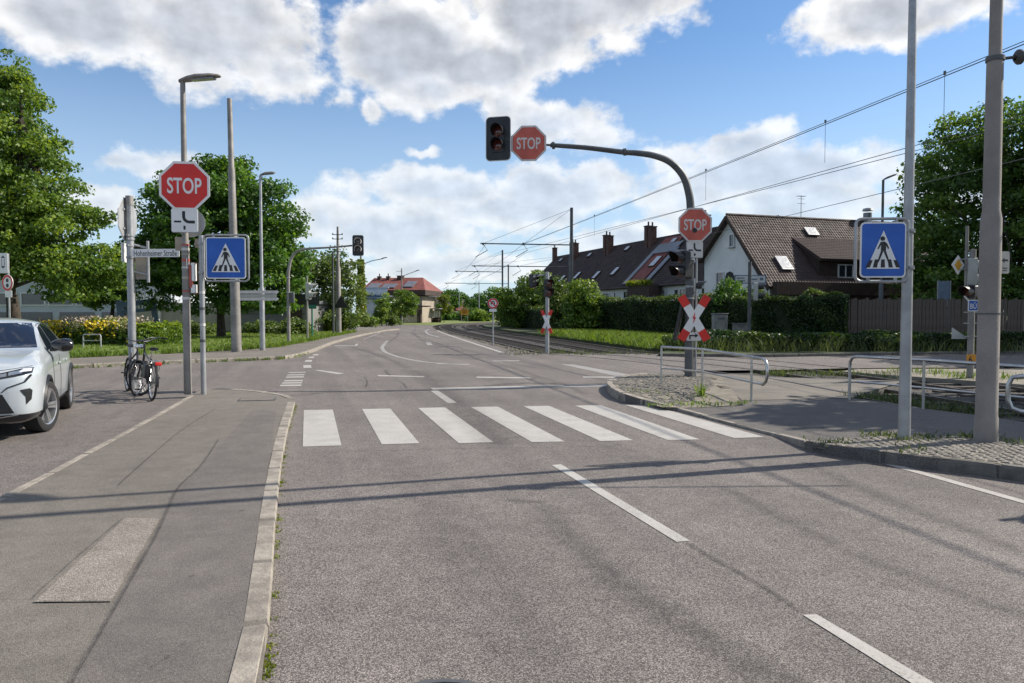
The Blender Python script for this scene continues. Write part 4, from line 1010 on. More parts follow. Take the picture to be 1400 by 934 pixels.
# ---- left side of the junction
def simple_thing(name, px, py, z, label, cat, group=None):
    b = G(px, py, z); o = thing(name, b, 0, label, cat, group); return o, b, (lambda q, X=px: AT(X, q, b.y).z - b.z), (lambda q: AT(q, 430, b.y).x - b.x)
t, b, z, x = simple_thing('line_mast', 323.5, 481, ZF, 'tall tapered steel mast without wires standing on the lawn edge beside the dark tree', 'mast')
h = z(135); pole(t, h, .2, m='galv_old', steps=[(0, .19), (h*.44, .172), (h*.46, .145), (h*.72, .13), (h*.735, .105), (h, .09)], n=18)
t.rotation_euler = (0, R(-.8), 0)
t, b, z, x = simple_thing('street_lamp', 359, 479, ZF, 'slender lamp post with grey white direction plates beside the lawn', 'street lamp')
h = z(240); pole(t, h, .10, m='galv', steps=[(0, .105), (h*.35, .10), (h*.37, .065), (h, .05)])
lamp_head(t, (0, 0, h), R(0), .62, .22, 6, 'galv_old')
for k, py in enumerate((399.5, 404.5, 409)):
    MB().prism([(-.82, -.06), (.70, -.06), (.76, 0), (.70, .06), (-.82, .06)] if k != 1 else [(-.80, -.06), (.66, -.06), (.66, .06), (-.80, .06)], -.02, 0).build('direction_plate', ('sign_white_old', 'signal_grey', 'sign_white_old')[k], t, (-.05, -.11, z(py)), smooth=False)
t, b, z, x = simple_thing('signal_mast', 395, 471, ZF, 'grey mast with rounded arm holding a white rimmed signal over the left lane', 'signal mast')
P = spline([(0, 0, 0), (0, 0, z(385)), (x(396), 0, z(366)), (x(400), 0, z(352)), (x(409), 0, z(343)), (x(424), 0, z(340)), (x(450), 0, z(338.5)), (x(492), 0, z(335))], 6); n = len(P)
MB().tube(P, [.085 - .045*i/(n - 1) for i in range(n)], 12).build('mast_arm', 'galv_old', t)
signal_head(t, (x(491), -.14, z(336)), R(6), 2, .34, .72, (.50, .95), lens='lens_grey', vis='sign_white', r=.145, vl=.30)  # visors coloured white to imitate sun falling on them
MB().box((x(400), 0, z(407)), (.18, .16, .5)).build('control_box', 'galv_dark', t, bevel=.015)
for py in (380, 400, 420): clamp(t, z(py), .095)
t, b, z, x = simple_thing('signal_post', 420.5, 466, ZF, 'thin post with pale side facing signal head beside the lawn path', 'signal post')
pole(t, z(378), .055, .05, 'galv_old'); signal_head(t, (.16, 0, z(398)), R(78), 2, .26, .90, None, 'signal_grey', 'lens_grey', 'signal_grey', r=.15, vl=.42)
t, b, z, x = simple_thing('notice_board', 427, 461, ZF, 'dark wide notice board on a green post behind the pale signal', 'notice board')
pole(t, z(404), .05, .05, 'sign_green'); plate(t, 'board_panel', -.4, z(409.5), 1.75, .64, -.07, 'sign_black'); plate(t, 'green_plate', .05, z(419), .48, .30, -.07, 'sign_green')
t, b, z, x = simple_thing('lamp_pole', 456, 459, ZF, 'slim dark pole standing close in front of the telegraph pole', 'pole')
pole(t, z(345), .07, .06, 'galv_dark')
t, b, z, x = simple_thing('telegraph_pole', 463, 458, ZF, 'tall telegraph pole with short crossbars and the back of a triangular sign', 'telegraph pole')
h = z(310); pole(t, h, .17, m='galv_old', steps=[(0, .20), (h*.62, .17), (h*.64, .12), (h, .07)])
for py in (321, 327, 344): MB().cyl((-.35, -.08, z(py)), (.35, -.08, z(py)), .025).build('crossbar', 'galv_dark', t); 
for py in (321, 327):
    for s_ in (-.32, .32): MB().lathe([(.02, 0), (.05, .03), (.03, .09), (0, .12)], 8, Matrix.Translation((s_, -.08, z(py)))).build('insulator', 'dark_plastic', t)
MB().prism([(-.48, -.40), (.48, -.40), (0, .45)], -.01, .01).build('triangle_sign', 'sign_black', t, (.22, -.2, z(413)), smooth=False)
t, b, z, x = simple_thing('lamp_pole', 549.5, 443, .02, 'bare lamp pole with thin arm in front of the red roofed house', 'street lamp')
h = z(367); pole(t, h, .13, .08, 'galv_old'); MB().tube([(0, 0, z(378)), (x(560) , 0, z(374)), (x(571), 0, z(370))], [.05, .04, .05], 8).build('lamp_arm', 'galv_old', t)
for py in (371, 377): MB().box((-.35, 0, z(py)), (.8, .05, .05)).build('crossbar', 'galv_dark', t)
lamp_head(t, (x(568), 0, z(371)), 0, .7, .2, 12)
# far post behind the car
t = thing('parking_sign_post', (AT(13, 430, 26).x, 26, ZF), 0, 'thin post with white loading plate and round red ringed sign behind the car', 'road sign')
zp = lambda py: AT(13, py, 26).z - ZF
pole(t, zp(347), .035, .035, 'galv')
p = plate(t, 'sign_panel', -.14, zp(360), .32, .70, -.05, 'sign_white', R(0), .04); MB().prism([(-.08, .18), (.08, .18), (.0, .27)], -.010, -.0068).prism([(-.08, -.10), (.08, -.10), (.0, -.19)], -.010, -.0068).box((-.045, -.0085, .04), (.015, .004, .24)).box((.045, -.0085, .04), (.015, .004, .24)).build('print', 'galv_dark', p, smooth=False)
p = disc_sign(t, 0, zp(387), .58, -.06, R(-22)); MB().prism(ngon(.07, 12, 0, 0, .09), -.012, -.0092).prism(ngon(.07, 12, 0, 0, -.09), -.012, -.0092).build('print', 'sign_black', p, smooth=False)
plate(t, 'sub_plate', .02, zp(402), .24, .24, -.05, 'sign_white')
# right background posts
t, b, z, x = simple_thing('signal_post', 1024, 468, .1, 'dark square post with side facing grey signals in front of the white gable', 'signal post')
b.y += 0; pole(t, z(358), .10, .09, 'galv_dark'); signal_head(t, (.42, 0, z(399)), R(78), 2, .30, .92, None, 'signal_grey', 'lens_grey', 'black_plastic', r=.16, vl=.45)
for py in (389, 408): MB().box((.18, 0, z(py)), (.4, .06, .05)).build('signal_bracket', 'galv', t)
t = thing('street_lamp', (AT(1204, 430, 44).x, 44, .1), 0, 'dark lamp post with curved flat head rising behind the blue crossing sign', 'street lamp')
z = lambda py: AT(1204, py, 44).z - .1
pole(t, z(246), .12, m='galv_dark', steps=[(0, .15), (3.2, .13), (3.3, .08), (z(246), .07)]); lamp_head(t, (-.03, 0, z(247)), R(0), .95, .36, 22)
t = thing('notice_board', (AT(1289, 430, 40.5).x, 40.5, .1), 0, 'blue grey back of a rectangular sign board above the wooden fence', 'notice board')
z = lambda py: AT(1289, py, 40.5).z - .1
pole(t, z(384), .04, .04, 'galv', x=-.22); pole(t, z(384), .04, .04, 'galv', x=.22); plate(t, 'board_panel', 0, z(398), .68, 1.08, -.05, 'frame_blue'); MB().box((-.35, -.06, z(398)), (.03, .05, 1.12)).box((.35, -.06, z(398)), (.03, .05, 1.12)).build('board_frame', 'galv', t)

# ---- overhead line: masts, arms and wires of the tramway
def line_mast(px, D, ztop, zarm, xl, label, group):
    b = AT(px, 430, D); b.z = 0; t = thing('catenary_mast', b, 0, label, 'mast', group); L = (xl - px)/F*D
    MB().box((0, 0, ztop/2 - .1), (.24, .24, ztop + .2)).build('pole', 'galv_dark', t, bevel=.03)
    MB().tube([(0, 0, zarm), (L, 0, zarm + .12)], .05, 8).build('cantilever_arm', 'galv_dark', t)
    for f in (.97, .53): MB().tube([(0, 0, ztop - .1), (L*f, 0, zarm + .12*f)], .012, 5).build('stay_wire', 'galv_dark', t)
    for f, s_ in ((.97, 1), (.53, 1)):
        MB().tube([(L*f, 0, zarm + .1), (L*f + .35, 0, zarm - .42), (L*f - .6, -.3, zarm - 1.0)], .03, 6).build('steady_arm', 'galv_dark', t)
        MB().cyl((L*f, 0, zarm - .02), (L*f, 0, zarm + .18), .07, n=8).build('insulator', 'dark_plastic', t)
    return t
line_mast(781, 60, AT(781, 284, 60).z, AT(781, 335, 60).z, 657, 'tall dark steel catenary mast with long arm in front of the terraced roofs', 'catenary masts')
line_mast(779, 84, 8.2, AT(779, 365, 84).z, 645, 'catenary mast mostly hidden behind the taller mast by the terraced roofs', 'catenary masts')
line_mast(687, 105, AT(687, 342, 105).z, AT(687, 372, 105).z, 622, 'catenary mast rising from shrubs beside the curving rails', 'catenary masts')
line_mast(695, 131, AT(695, 362, 131).z, AT(695, 388, 131).z, 608, 'far thin catenary mast beyond the shrubs on the bend', 'catenary masts')
for px, D, yt in ((655, 150, 385), (668, 170, 398), (628, 175, 400)):
    z = AT(px, yt, D).z; b = AT(px, 430, D); b.z = 0; t = thing('catenary_mast', b, 0, 'distant thin grey mast among the far trees', 'mast', 'distant masts'); MB().cyl((0, 0, -.2), (0, 0, z), .10, .07, 8).build('pole', 'galv', t); MB().box((-1.2, 0, z - .6), (2.4, .07, .07)).build('crossbar', 'galv', t)
def sag(a, b, s, n=14): return [a.lerp(b, i/n) - Vector((0, 0, 4*s*(i/n)*(1 - i/n))) for i in range(n + 1)]
def wire(pts, r, label, group='overhead wires'):
    return tag(MB().tube(pts, r, 5).build('overhead_wire', 'galv_dark'), label, 'wire', group)
a1, a2 = AT(664, 334, 60), AT(715, 334, 60)
end1 = AT(1400, 55, 14.6); e1 = end1 + (end1 - a2)*.35
wire(sag(a2, e1, .10), .012, 'thick upper messenger wire sloping over the junction')
wire(sag(a2 + Vector((0, 0, .02)), e1 + Vector((.12, 0, .12)), .10), .009, 'thin wire running beside the upper messenger wire')
c2 = AT(718, 346, 60); endc = AT(1280, 188, 16.6); ec = endc + (endc - c2)*.4
wire(sag(c2, ec, .06), .009, 'upper of the paired contact wires above the terraced roofs')
c3 = AT(668, 352, 60); endd = AT(1280, 194, 17.0); ed = endd + (endd - c3)*.4
wire(sag(c3, ed, .10), .009, 'lower of the paired contact wires above the terraced roofs')
f1 = AT(905, 335, 45); f2 = AT(1226, 257, 22); wire(sag(f1, f2 + (f2 - f1)*.6, .05), .010, 'thin wire passing just above the white gabled house')
for (p, q) in ((a1, AT(629, 375, 105)), (a2, AT(655, 373, 105)), (c2, AT(658, 380, 105)), (AT(629, 375, 105), AT(612, 389, 131)), (AT(655, 373, 105), AT(648, 389, 131)), (AT(612, 389, 131), AT(560, 402, 190))): wire(sag(p, q, .25, 8), .014, 'far thin catenary wire between the distant mast arms', 'distant overhead wires')
# droppers hanging between messenger and contact wires
def on_wire(a, e, px):
    lo, hi = 0.0, 1.0
    for _ in range(40):
        m_ = (lo + hi)/2; p = a.lerp(e, m_); k = 700 + F*p.x/p.y
        lo, hi = (m_, hi) if k < px else (lo, m_)
    return a.lerp(e, lo)
for px in (812, 963, 1124, 1284):
    p = on_wire(a2, e1, px); q = on_wire(c2 if px != 812 else c3, ec if px != 812 else ed, px)
    tp = Vector((p.x, p.y, p.z)); bt = Vector((p.x, p.y, min(p.z - .6, p.z - 1.15)))
    tag(MB().tube([tp, bt], .006, 5).cyl(tp - Vector((0, 0, .05)), tp + Vector((0, 0, .03)), .03, n=8).build('wire_dropper', 'galv_dark'), 'short vertical dropper wire hanging from the upper messenger wire', 'wire', 'wire droppers')

# round sign post added out of frame to cast a shadow on the carriageway
b = Vector((7.25, 6.75, .14)); t = thing('shadow_disc_post', b, 0, 'unseen post with a round sign added beyond the frame for its shadow', 'road sign')
pole(t, 2.7, .035, .035, 'galv'); disc_sign(t, 0, 2.35, .5, -.05, R(60))
# ------------------------------------------------------------------ buildings
def window(parent, loc, rz, w, h, m='frame_white', bars=1, glass='window_glass', sill=True):
    """window in the local x,z plane facing -y, set in its frame"""
    f = MB(); e = .07
    for s_ in (-1, 1): f.box((s_*(w/2 - e/2), 0, 0), (e, .09, h)); f.box((0, 0, s_*(h/2 - e/2)), (w - 2*e, .09, e))
    for k in range(bars): f.box((-w/2 + w*(k + 1)/(bars + 1), 0, 0), (.06, .08, h - 2*e))
    o = f.build('window', m, parent, loc, rz, smooth=False)
    MB().box((0, .03, 0), (w - e, .02, h - e)).build('pane', glass, o, smooth=False)
    if sill: MB().box((0, -.05, -h/2 - .03), (w + .12, .16, .05)).build('sill', 'zinc', o, smooth=False)
    return o
def roof_plane(parent, p0, p1, p2, p3, m, name='roof', t=.16, tile=None):
    """slab roof p0->p1 eave, p3->p2 ridge; with tile, pantile relief is modelled"""
    a, b, c, d = [Vector(p) for p in (p0, p1, p2, p3)]; nrm = (b - a).cross(d - a).normalized()
    if nrm.z < 0: nrm = -nrm
    mb = MB(); q = [a, b, c, d]; mb.add(q + [x - nrm*t for x in q], [(0, 1, 2, 3), (7, 6, 5, 4), (0, 4, 5, 1), (1, 5, 6, 2), (2, 6, 7, 3), (3, 7, 4, 0)])
    o = mb.build(name, m, parent, smooth=False)
    if tile:
        tw, th = tile; L = (b - a).length; S = (d - a).length; nu, nv = int(L/tw), int(S/th); k = 6; v = []; f = []
        for j in range(nv):
            for e, lift in ((0, .036), (1, .012)):
                for i in range(nu*k + 1):
                    u = i/(nu*k); w_ = (j + e*1.02)/nv; p = a.lerp(b, u).lerp(d.lerp(c, u), min(w_, 1)); ph = (i % k)/k
                    v.append(p + nrm*(lift + .022 + .022*math.sin(ph*6.283)))
        row = nu*k + 1
        for j in range(nv):
            s0 = j*2*row
            f += [(s0 + i, s0 + i + 1, s0 + row + i + 1, s0 + row + i) for i in range(row - 1)]
            if j < nv - 1: f += [(s0 + row + i, s0 + row + i + 1, s0 + 2*row + i + 1, s0 + 2*row + i) for i in range(row - 1)]
        t_ = MB().add(v, f).build('roof_tiles', m, o); tag(t_, kind='stuff')
    return o
def on_roof(parent, a, b, c, d, u, w_, sx, sy, m, name, lift=.10, t=.08, frame=None):
    """box lying on the roof plane at fractions u along the eave, w_ up the slope"""
    a, b, c, d = [Vector(p) for p in (a, b, c, d)]; U = (b - a).normalized(); S = (d - a).normalized(); nr = U.cross(S).normalized()
    if nr.z < 0: nr = -nr
    p = a.lerp(b, u).lerp(d.lerp(c, u), w_) + nr*lift; m3 = Matrix((U, S, nr)).transposed()
    o = MB().box((0, 0, 0), (sx, sy, t), m3).build(name, frame or m, parent, p, smooth=False)
    if frame: MB().box((0, 0, .045), (sx - .14, sy - .14, t*.3), m3).add([], []).build('pane', m, o, tuple(nr*.02), smooth=False)
    return o
def chimney(parent, x, y, z0, z1, w=.55, d=.55, n=1):
    o = MB().box((x, y, (z0 + z1)/2), (w, d, z1 - z0)).build('chimney', 'brick', parent, smooth=False)
    MB().box((x, y, z1 + .05), (w + .12, d + .12, .1)).build('chimney_cap', 'roof_dark', o, smooth=False); MB().cyl((x, y, z1 + .1), (x, y, z1 + .55), .10, .09, 8).build('flue', 'roof_dark', o)
    return o
# terraced row: five houses, local y runs along the row away from the junction
RB = Vector((17.25, 60, .1)); RZr = R(19.3); EAVE, RIDGE, DV = 4.4, 9.5, 5.2
ux, uy = -math.sin(RZr), math.cos(RZr)
units = [(0, 9.2, 'terraced house with dark roof partly behind the white gabled house', 'roof_dark'), (9.2, 19, 'terraced house with red roof strip, grey solar frame and planted balcony', 'roof_red'), (19, 29, 'terraced house with dark roof, twin chimneys and a satellite dish', 'roof_dark'), (29, 39, 'terraced house with dark roof between the twin chimneys behind the green shrubs', 'roof_dark'), (39, 47.5, 'end house of the dark roofed terrace beside the far single chimney', 'roof_dark')]
for k, (u0, u1, lab, rm) in enumerate(units):
    L = u1 - u0 - .004
    t = thing('row_house', RB + Vector((ux*u0, uy*u0, 0)), RZr, lab, 'house', 'terraced houses')
    w = MB().box((DV, L/2, EAVE/2 - .1), (2*DV, L, EAVE + .2))
    for y in (0.01, L - .01): w.add([(0, y, EAVE), (2*DV, y, EAVE), (DV, y, RIDGE - .18)], [(0, 1, 2)])
    w.build('wall', 'plaster_white', t, smooth=False)
    dz = (RIDGE - EAVE)/DV
    e0, e1, r1, r0 = (-.45, 0, EAVE - .45*dz + .1), (-.45, L, EAVE - .45*dz + .1), (DV, L, RIDGE + .1), (DV, 0, RIDGE + .1)
    rf = roof_plane(t, e0, e1, r1, r0, 'roof_dark', tile=(.25, .30)); roof_plane(t, (2*DV + .45, 0, e0[2]), (2*DV + .45, L, e0[2]), r1, r0, 'roof_dark')
    MB().cyl((-.50, 0, e0[2] - .02), (-.50, L, e0[2] - .02), .08, n=8).build('gutter', 'roof_dark', t)
    if rm == 'roof_red':
        on_roof(t, e0, e1, r1, r0, .62, .52, 3.6, 6.6, 'roof_red', 'red_roof_field', .10, .06)
        fr_ = [(.32, .36), (.76, .36)]
        for uu, ww in fr_: on_roof(t, e0, e1, r1, r0, uu, ww, .75, 5.0, 'zinc', 'solar_frame', .20, .08)
        on_roof(t, e0, e1, r1, r0, .55, .70, 4.6, 1.5, 'zinc', 'solar_frame', .21, .08)
        on_roof(t, e0, e1, r1, r0, .52, .44, 1.1, 1.5, 'sky_glass', 'skylight', .20, .10, 'wood_dark')
        MB().box((-.9, 2.4, 3.6), (1.3, 4.2, 1.1)).build('balcony', 'wood_dark', t, smooth=False)
        MB().box((-1.05, 2.4, 2.95), (1.5, 4.5, .12)).build('balcony_floor', 'zinc', t, smooth=False)
        tufts('balcony_plants', [(RB.x*0 - 1.4, random.uniform(.4, 4.4), 4.1) for _ in range(40)], 900, .42, .16, 'leaf_yellow', t, w=.05, lean=1.2, kind=None, seed=20)
    for uu, ww in ((.30, .34), (.72, .30), (.55, .93)):
        if rm != 'roof_red' or ww > .5: on_roof(t, e0, e1, r1, r0, uu, ww if ww < .5 else .84, .9, 1.25 if ww < .5 else .7, 'sky_glass', 'skylight', .16, .12, 'wood_dark')
    for y in (L*.25, L*.72): window(t, (-.04, y, 2.9), R(-90), 1.9, 1.5, 'wood_dark' if k % 2 else 'frame_white', 1)
    MB().cyl((-.35, L - .3, 0), (-.35, L - .3, 3.6), .06, n=8).build('downpipe', 'wood_dark', t)
    for s_ in (-.42, .42): 
        if k: chimney(t, DV - .9, .0 + s_ + .5, RIDGE - 1.8, RIDGE + 1.15 + (.15 if s_ > 0 else 0), .7, .62)
    if k == 4: chimney(t, DV - .6, L - .6, RIDGE - 1.5, RIDGE + 1.2)
    if k == 2:
        MB().cyl((DV - .5, 2.4, RIDGE), (DV - .5, 2.4, RIDGE + 1.0), .025, n=6).build('dish_pole', 'galv', t); MB().lathe([(0, .0), (.2, .02), (.42, .10), (.40, .10), (0, .03)], 16, Matrix.Translation((DV - .5, 2.3, RIDGE + .8)) @ Matrix.Rotation(R(80), 4, 'X') @ Matrix.Rotation(R(35), 4, 'Y')).build('satellite_dish', 'galv', t)
# white gabled house: local x along the ridge to the right, y away along the gable wall
HB = Vector((17.4, 50, .1)); t = thing('gabled_house', HB, RZr, 'white gabled house with brown tiled roof, brown dormer and skylights', 'house')
YE, YA, YL = 0.0, 4.35, 7.7; ZE, ZA, ZL2 = 3.6, 8.45, 5.7; LEN = 17.5
g = MB(); gp = [(0, YE, -.2), (0, YE, ZE), (0, YA, ZA), (0, YL, ZL2), (0, YL, -.2)]
g.add(gp + [(LEN, y, z) for _, y, z in gp], [(0, 1, 2, 3, 4), (9, 8, 7, 6, 5), (0, 5, 6, 1), (4, 3, 8, 9), (1, 6, 7, 2), (2, 7, 8, 3), (0, 4, 9, 5)])
g.build('wall', 'plaster_white', t, smooth=False)
k1 = (ZA - ZE)/YA; k2 = (ZA - ZL2)/(YL - YA); ov = .45; up = .14
E0, E1, A1, A0 = (-ov, -ov, ZE - ov*k1 + up), (LEN + ov, -ov, ZE - ov*k1 + up), (LEN + ov, YA, ZA + up), (-ov, YA, ZA + up)
roof_plane(t, E0, E1, A1, A0, 'roof_brown', tile=(.23, .27)); roof_plane(t, (-ov, YL + ov, ZL2 - ov*k2 + up), (LEN + ov, YL + ov, ZL2 - ov*k2 + up), A1, A0, 'roof_brown')
MB().tube([(-ov, YA, ZA + up + .06), (LEN + ov, YA, ZA + up + .06)], .10, 8).build('ridge_cap', 'roof_brown', t)
for (y0, z0, y1, z1) in ((YA, ZA + .02, -ov, ZE - ov*k1 - .06), (YA, ZA + .02, YL + ov, ZL2 - ov*k2 - .06)):
    d = Vector((0, y1 - y0, z1 - z0)); MB().box((-ov - .02, (y0 + y1)/2, (z0 + z1)/2), (.06, d.length, .26), Matrix.Rotation(math.atan2(d.z, d.y), 3, 'X')).build('barge_board', 'wood_dark', t, smooth=False)
window(t, (-.05, 4.2, 6.75), R(-90), .62, .95, 'frame_white', 0); window(t, (-.05, 5.6, 3.9), R(-90), .95, 1.3, 'frame_white', 0); window(t, (-.05, 6.9, 6.0), R(-90), .1, .1, 'frame_white', 0, sill=False) if False else None
on_roof(t, E0, E1, A1, A0, .125, .30, .95, 1.3, 'sky_glass', 'skylight', .17, .12, 'zinc'); on_roof(t, E0, E1, A1, A0, .36, .78, 1.0, .8, 'sky_glass', 'skylight', .17, .12, 'zinc')
# dormer: shed roof box rising out of the front slope
x0, x1, zf = 4.3, LEN - .5, 5.25; ym = (zf + 1.35 - ZE)/k1; dm = MB(); yt = (7.05 - ZE)/k1
dm.add([(x0, .25, ZE - .2), (x1, .25, ZE - .2), (x1, .25, zf), (x0, .25, zf), (x0, yt, 7.0), (x1, yt, 7.0), (x0, yt, ZE + 1), (x1, yt, ZE + 1)], [(0, 1, 2, 3), (0, 3, 4, 6), (1, 7, 5, 2), (3, 2, 5, 4)])
dm.build('dormer', 'wood_dark', t, smooth=False)
roof_plane(t, (x0 - .2, -.15, zf - .02), (x1 + .2, -.15, zf - .02), (x1 + .2, yt + .35, 7.30), (x0 - .2, yt + .35, 7.30), 'roof_brown', 'dormer_roof', .14, tile=(.23, .27))
window(t, (x0 + 2.3, .20, 4.45), 0, 1.35, .95, 'frame_white', 1)
window(t, (x0 + 7.3, .20, 4.45), 0, 1.35, .95, 'frame_white', 1)
MB().box((8.6, -.75, 3.15), (17.6, .5, .85)).build('balcony_parapet', 'wood_dark', t, smooth=False)
MB().box((8.6, -.35, 1.35), (17.2, .62, 2.75)).build('brick_plinth', 'brick', t, smooth=False)
MB().cyl((12.4, YA - .2, ZA - .5), (12.4, YA - .2, ZA + .85), .32, n=14).build('steel_chimney', 'zinc', t); MB().lathe([(.40, ZA + 1.0), (.34, ZA + 1.18), (0, ZA + 1.26)], 14, Matrix.Translation((12.4, YA - .2, 0))).build('chimney_cowl', 'galv', t)
an = MB().cyl((6.2, YA, ZA), (6.2, YA, ZA + 1.9), .022, n=6)
for z, w in ((1.85, .8), (1.65, .6), (1.3, .7)): an.cyl((6.2 - w/2, YA, ZA + z), (6.2 + w/2, YA, ZA + z), .014, n=5)
for q in (-.3, -.1, .1, .3): an.cyl((6.2 + q, YA - .25, ZA + 1.85), (6.2 + q, YA + .25, ZA + 1.85), .010, n=5)
an.build('aerial', 'galv_dark', t)
# garden sign of the house and street cabinets
b = AT(1024, 430, 47.5); sg = thing('wall_sign', (b.x, 47.5, .1), RZr*0, 'long pale sign board with dark rim in front of the white gable', 'sign')
z = lambda py: AT(1024, py, 47.5).z - .1; xs_ = lambda px: AT(px, 430, 47.5).x - b.x
for px in (1006, 1044): MB().cyl((xs_(px), .04, -.1), (xs_(px), .04, z(376)), .05, n=8).build('post', 'galv_dark', sg)
p = plate(sg, 'board_panel', xs_(1025), z(382), 2.05, .55, 0, 'frame_blue', t=.06); plate(p, 'pale_field', 0, 0, 1.9, .43, -.035, 'sign_white_old', t=.02)
MB().box((-.62, -.05, .08), (.5, .01, .07)).box((-.62, -.05, -.09), (.56, .01, .07)).box((.12, -.05, .0), (.6, .01, .07)).box((.72, -.05, .02), (.2, .01, .16)).build('faded_print', 'frame_blue', p)
b = AT(997, 430, 47.5); sg = thing('round_sign_board', (b.x, 47.5, .1), 0, 'dark arched emblem sign with pale centre beside the long sign board', 'sign')
MB().cyl((0, .05, -.1), (0, .05, z(386)), .05, n=8).build('post', 'galv_dark', sg); o = MB().prism([(-.28, -.42), (.28, -.42), (.28, .1), (.2, .36), (0, .46), (-.2, .36), (-.28, .1)], -.05, .05).build('board_panel', 'sign_black', sg, (0, 0, z(381)), smooth=False)
MB().prism(ngon(.17, 14, 0, 0, -.08), -.06, -.052).build('pale_emblem', 'plaster_cream', o, smooth=False)
def cabinet(px, D, w, d, h, label):
    b = AT(px, 430, D); t = thing('street_cabinet', (b.x, D, .1), R(6), label, 'cabinet', 'street cabinets')
    MB().box((0, 0, h/2), (w, d, h)).build('body', 'cabinet', t, bevel=.02); MB().box((0, 0, h + .03), (w + .08, d + .08, .06)).build('lid', 'zinc', t, bevel=.01); MB().box((0, 0, .02), (w + .05, d + .05, .12)).build('plinth', 'plaster_grey', t)
    MB().box((w*.01, -d/2 - .012, h*.52), (w*.88, .02, h*.84)).build('door', 'cabinet', t, bevel=.006); MB().box((w*.32, -d/2 - .035, h*.55), (.03, .03, .14)).build('handle', 'galv_dark', t)
    for k in range(4): MB().box((0, -d/2 - .026, h*.80 + k*.035), (w*.5, .012, .014)).build('vent_slat', 'galv_dark', t)
cabinet(984, 42, .78, .45, 1.42, 'taller grey street cabinet in front of the hedge'); cabinet(1011.5, 42.3, .72, .4, .86, 'lower grey street cabinet between the taller cabinet and the signal post')
# wooden fence boards
FB = AT(1150, 430, 37.5); FB.z = .1
t = thing('wooden_fence', FB, R(4), 'weathered dark wooden board fence behind the side street', 'fence')
me = [MB().box((0, 0, h/2), (.165, .025, h)).mesh('board') for h in (2.05, 2.10, 2.02)]
for q in me: q.materials.append(M('wood_fence'))
for k in range(105):
    o = bpy.data.objects.new('board', me[k % 3]); COL.objects.link(o); o.parent = t; o.location = (k*.19, random.uniform(-.012, .012), .15 + random.uniform(-.02, .02)); o.rotation_euler = (0, R(random.uniform(-.6, .6)), 0)
for k in range(9): MB().box((k*2.4, .10, 1.05), (.12, .12, 2.3)).build('post', 'wood_fence', t)
for z in (.55, 1.75): MB().box((10, .045, z), (20.2, .05, .09)).build('cross_rail', 'wood_fence', t)
# red roofed house on the far bend
D = 118; fx = lambda px: AT(px, 430, D).x; fz = lambda py: AT(550, py, D).z
b = Vector((fx(556), D, .05)); t = thing('red_roof_house', b, R(-10), 'far house with red tiled roof, brown eaves and cream ground floor', 'house')
X = lambda px: (fx(px) - b.x)*1.0; Z = lambda py: fz(py) - .05
MB().box(((X(500) + X(578))/2, 4, Z(405)/2), (X(578) - X(500), 8, Z(405))).build('wall', 'wall_dull', t, smooth=False)
MB().box(((X(553) + X(571))/2, -.06, Z(421)/2), (X(571) - X(553), .3, Z(421))).build('cream_wall', 'plaster_cream', t, smooth=False)
MB().box(((X(527) + X(586))/2, 3.3, (Z(397) + Z(404))/2), (X(586) - X(527), 9.4, Z(397) - Z(404))).build('fascia', 'wood_dark', t, smooth=False)
rq = ((X(494), -1.4, Z(397.5)), (X(586), -1.4, Z(397.5)), (X(569), 4, Z(378)), (X(497), 4, Z(378)))
roof_plane(t, *rq, 'roof_red', tile=None); roof_plane(t, (X(494), 9.4, Z(397.5)), (X(586), 9.4, Z(397.5)), (X(569), 4.02, Z(378)), (X(497), 4.02, Z(378)), 'roof_red')
MB().add([(X(586), -1.4, Z(397.5)), (X(586), 9.4, Z(397.5)), (X(569), 4, Z(378))], [(0, 1, 2)]).build('roof_hip', 'roof_red', t, smooth=False)
for u, w_, sx, sy in ((.16, .32, 1.9, 2.0), (.42, .30, 2.3, 1.8), (.76, .42, 1.7, 2.6)): on_roof(t, *rq, u, w_, sx, sy, 'solar', 'solar_panel', .12, .06, 'zinc')
for px in (507, 520): chimney(t, X(px), 3.3, Z(388), Z(377), .55, .6)
MB().box((X(538), 3.4, Z(380)), (1.0, .8, 1.1)).build('chimney', 'wood_dark', t)
window(t, (X(571), -.05, Z(412)), 0, .75, .95, 'frame_white', 0); window(t, (X(564), -.24, Z(430)), 0, .6, .55, 'wood_dark', 0); window(t, (X(574), -.05, Z(430)), 0, .5, .55, 'wood_dark', 0)
MB().box((X(577), -.6, Z(424)/2), (.35, .8, Z(424))).build('porch_pillar', 'wood_dark', t); MB().box((X(579), -.7, Z(419)), (2.6, 1.7, .2)).build('porch_roof', 'roof_dark', t)
MB().tube([(X(556), -.6, Z(434)), (X(562), -.6, Z(440))], .04, 6).build('stair_rail', 'sign_white', t)
D2 = 108; b2 = AT(511, 430, D2); t = thing('glass_annex', (b2.x, D2, .05), R(-6), 'blue glazed conservatory annex beside the red roofed house', 'annex')
z = lambda py: AT(511, py, D2).z - .05
MB().box((0, 3, z(409)/2), (3.7, 6, z(409))).build('wall', 'plaster_blue', t, smooth=False)
roof_plane(t, (-2.1, -.4, z(408)), (2.1, -.4, z(408)), (1.6, 1.6, z(394)), (-2.1, 1.6, z(394)), 'frame_blue', 'roof')
for k in range(5): 
    f_ = MB().box((-1.6 + k*.75, .38, z(400.5)), (.66, .03, 1.25), Matrix.Rotation(R(-50), 3, 'X')).build('glass_panel', 'annex_glass', t, smooth=False)
MB().box((0, .4, z(393.5)), (4.3, .3, .14)).build('ridge_beam', 'plaster_blue', t)
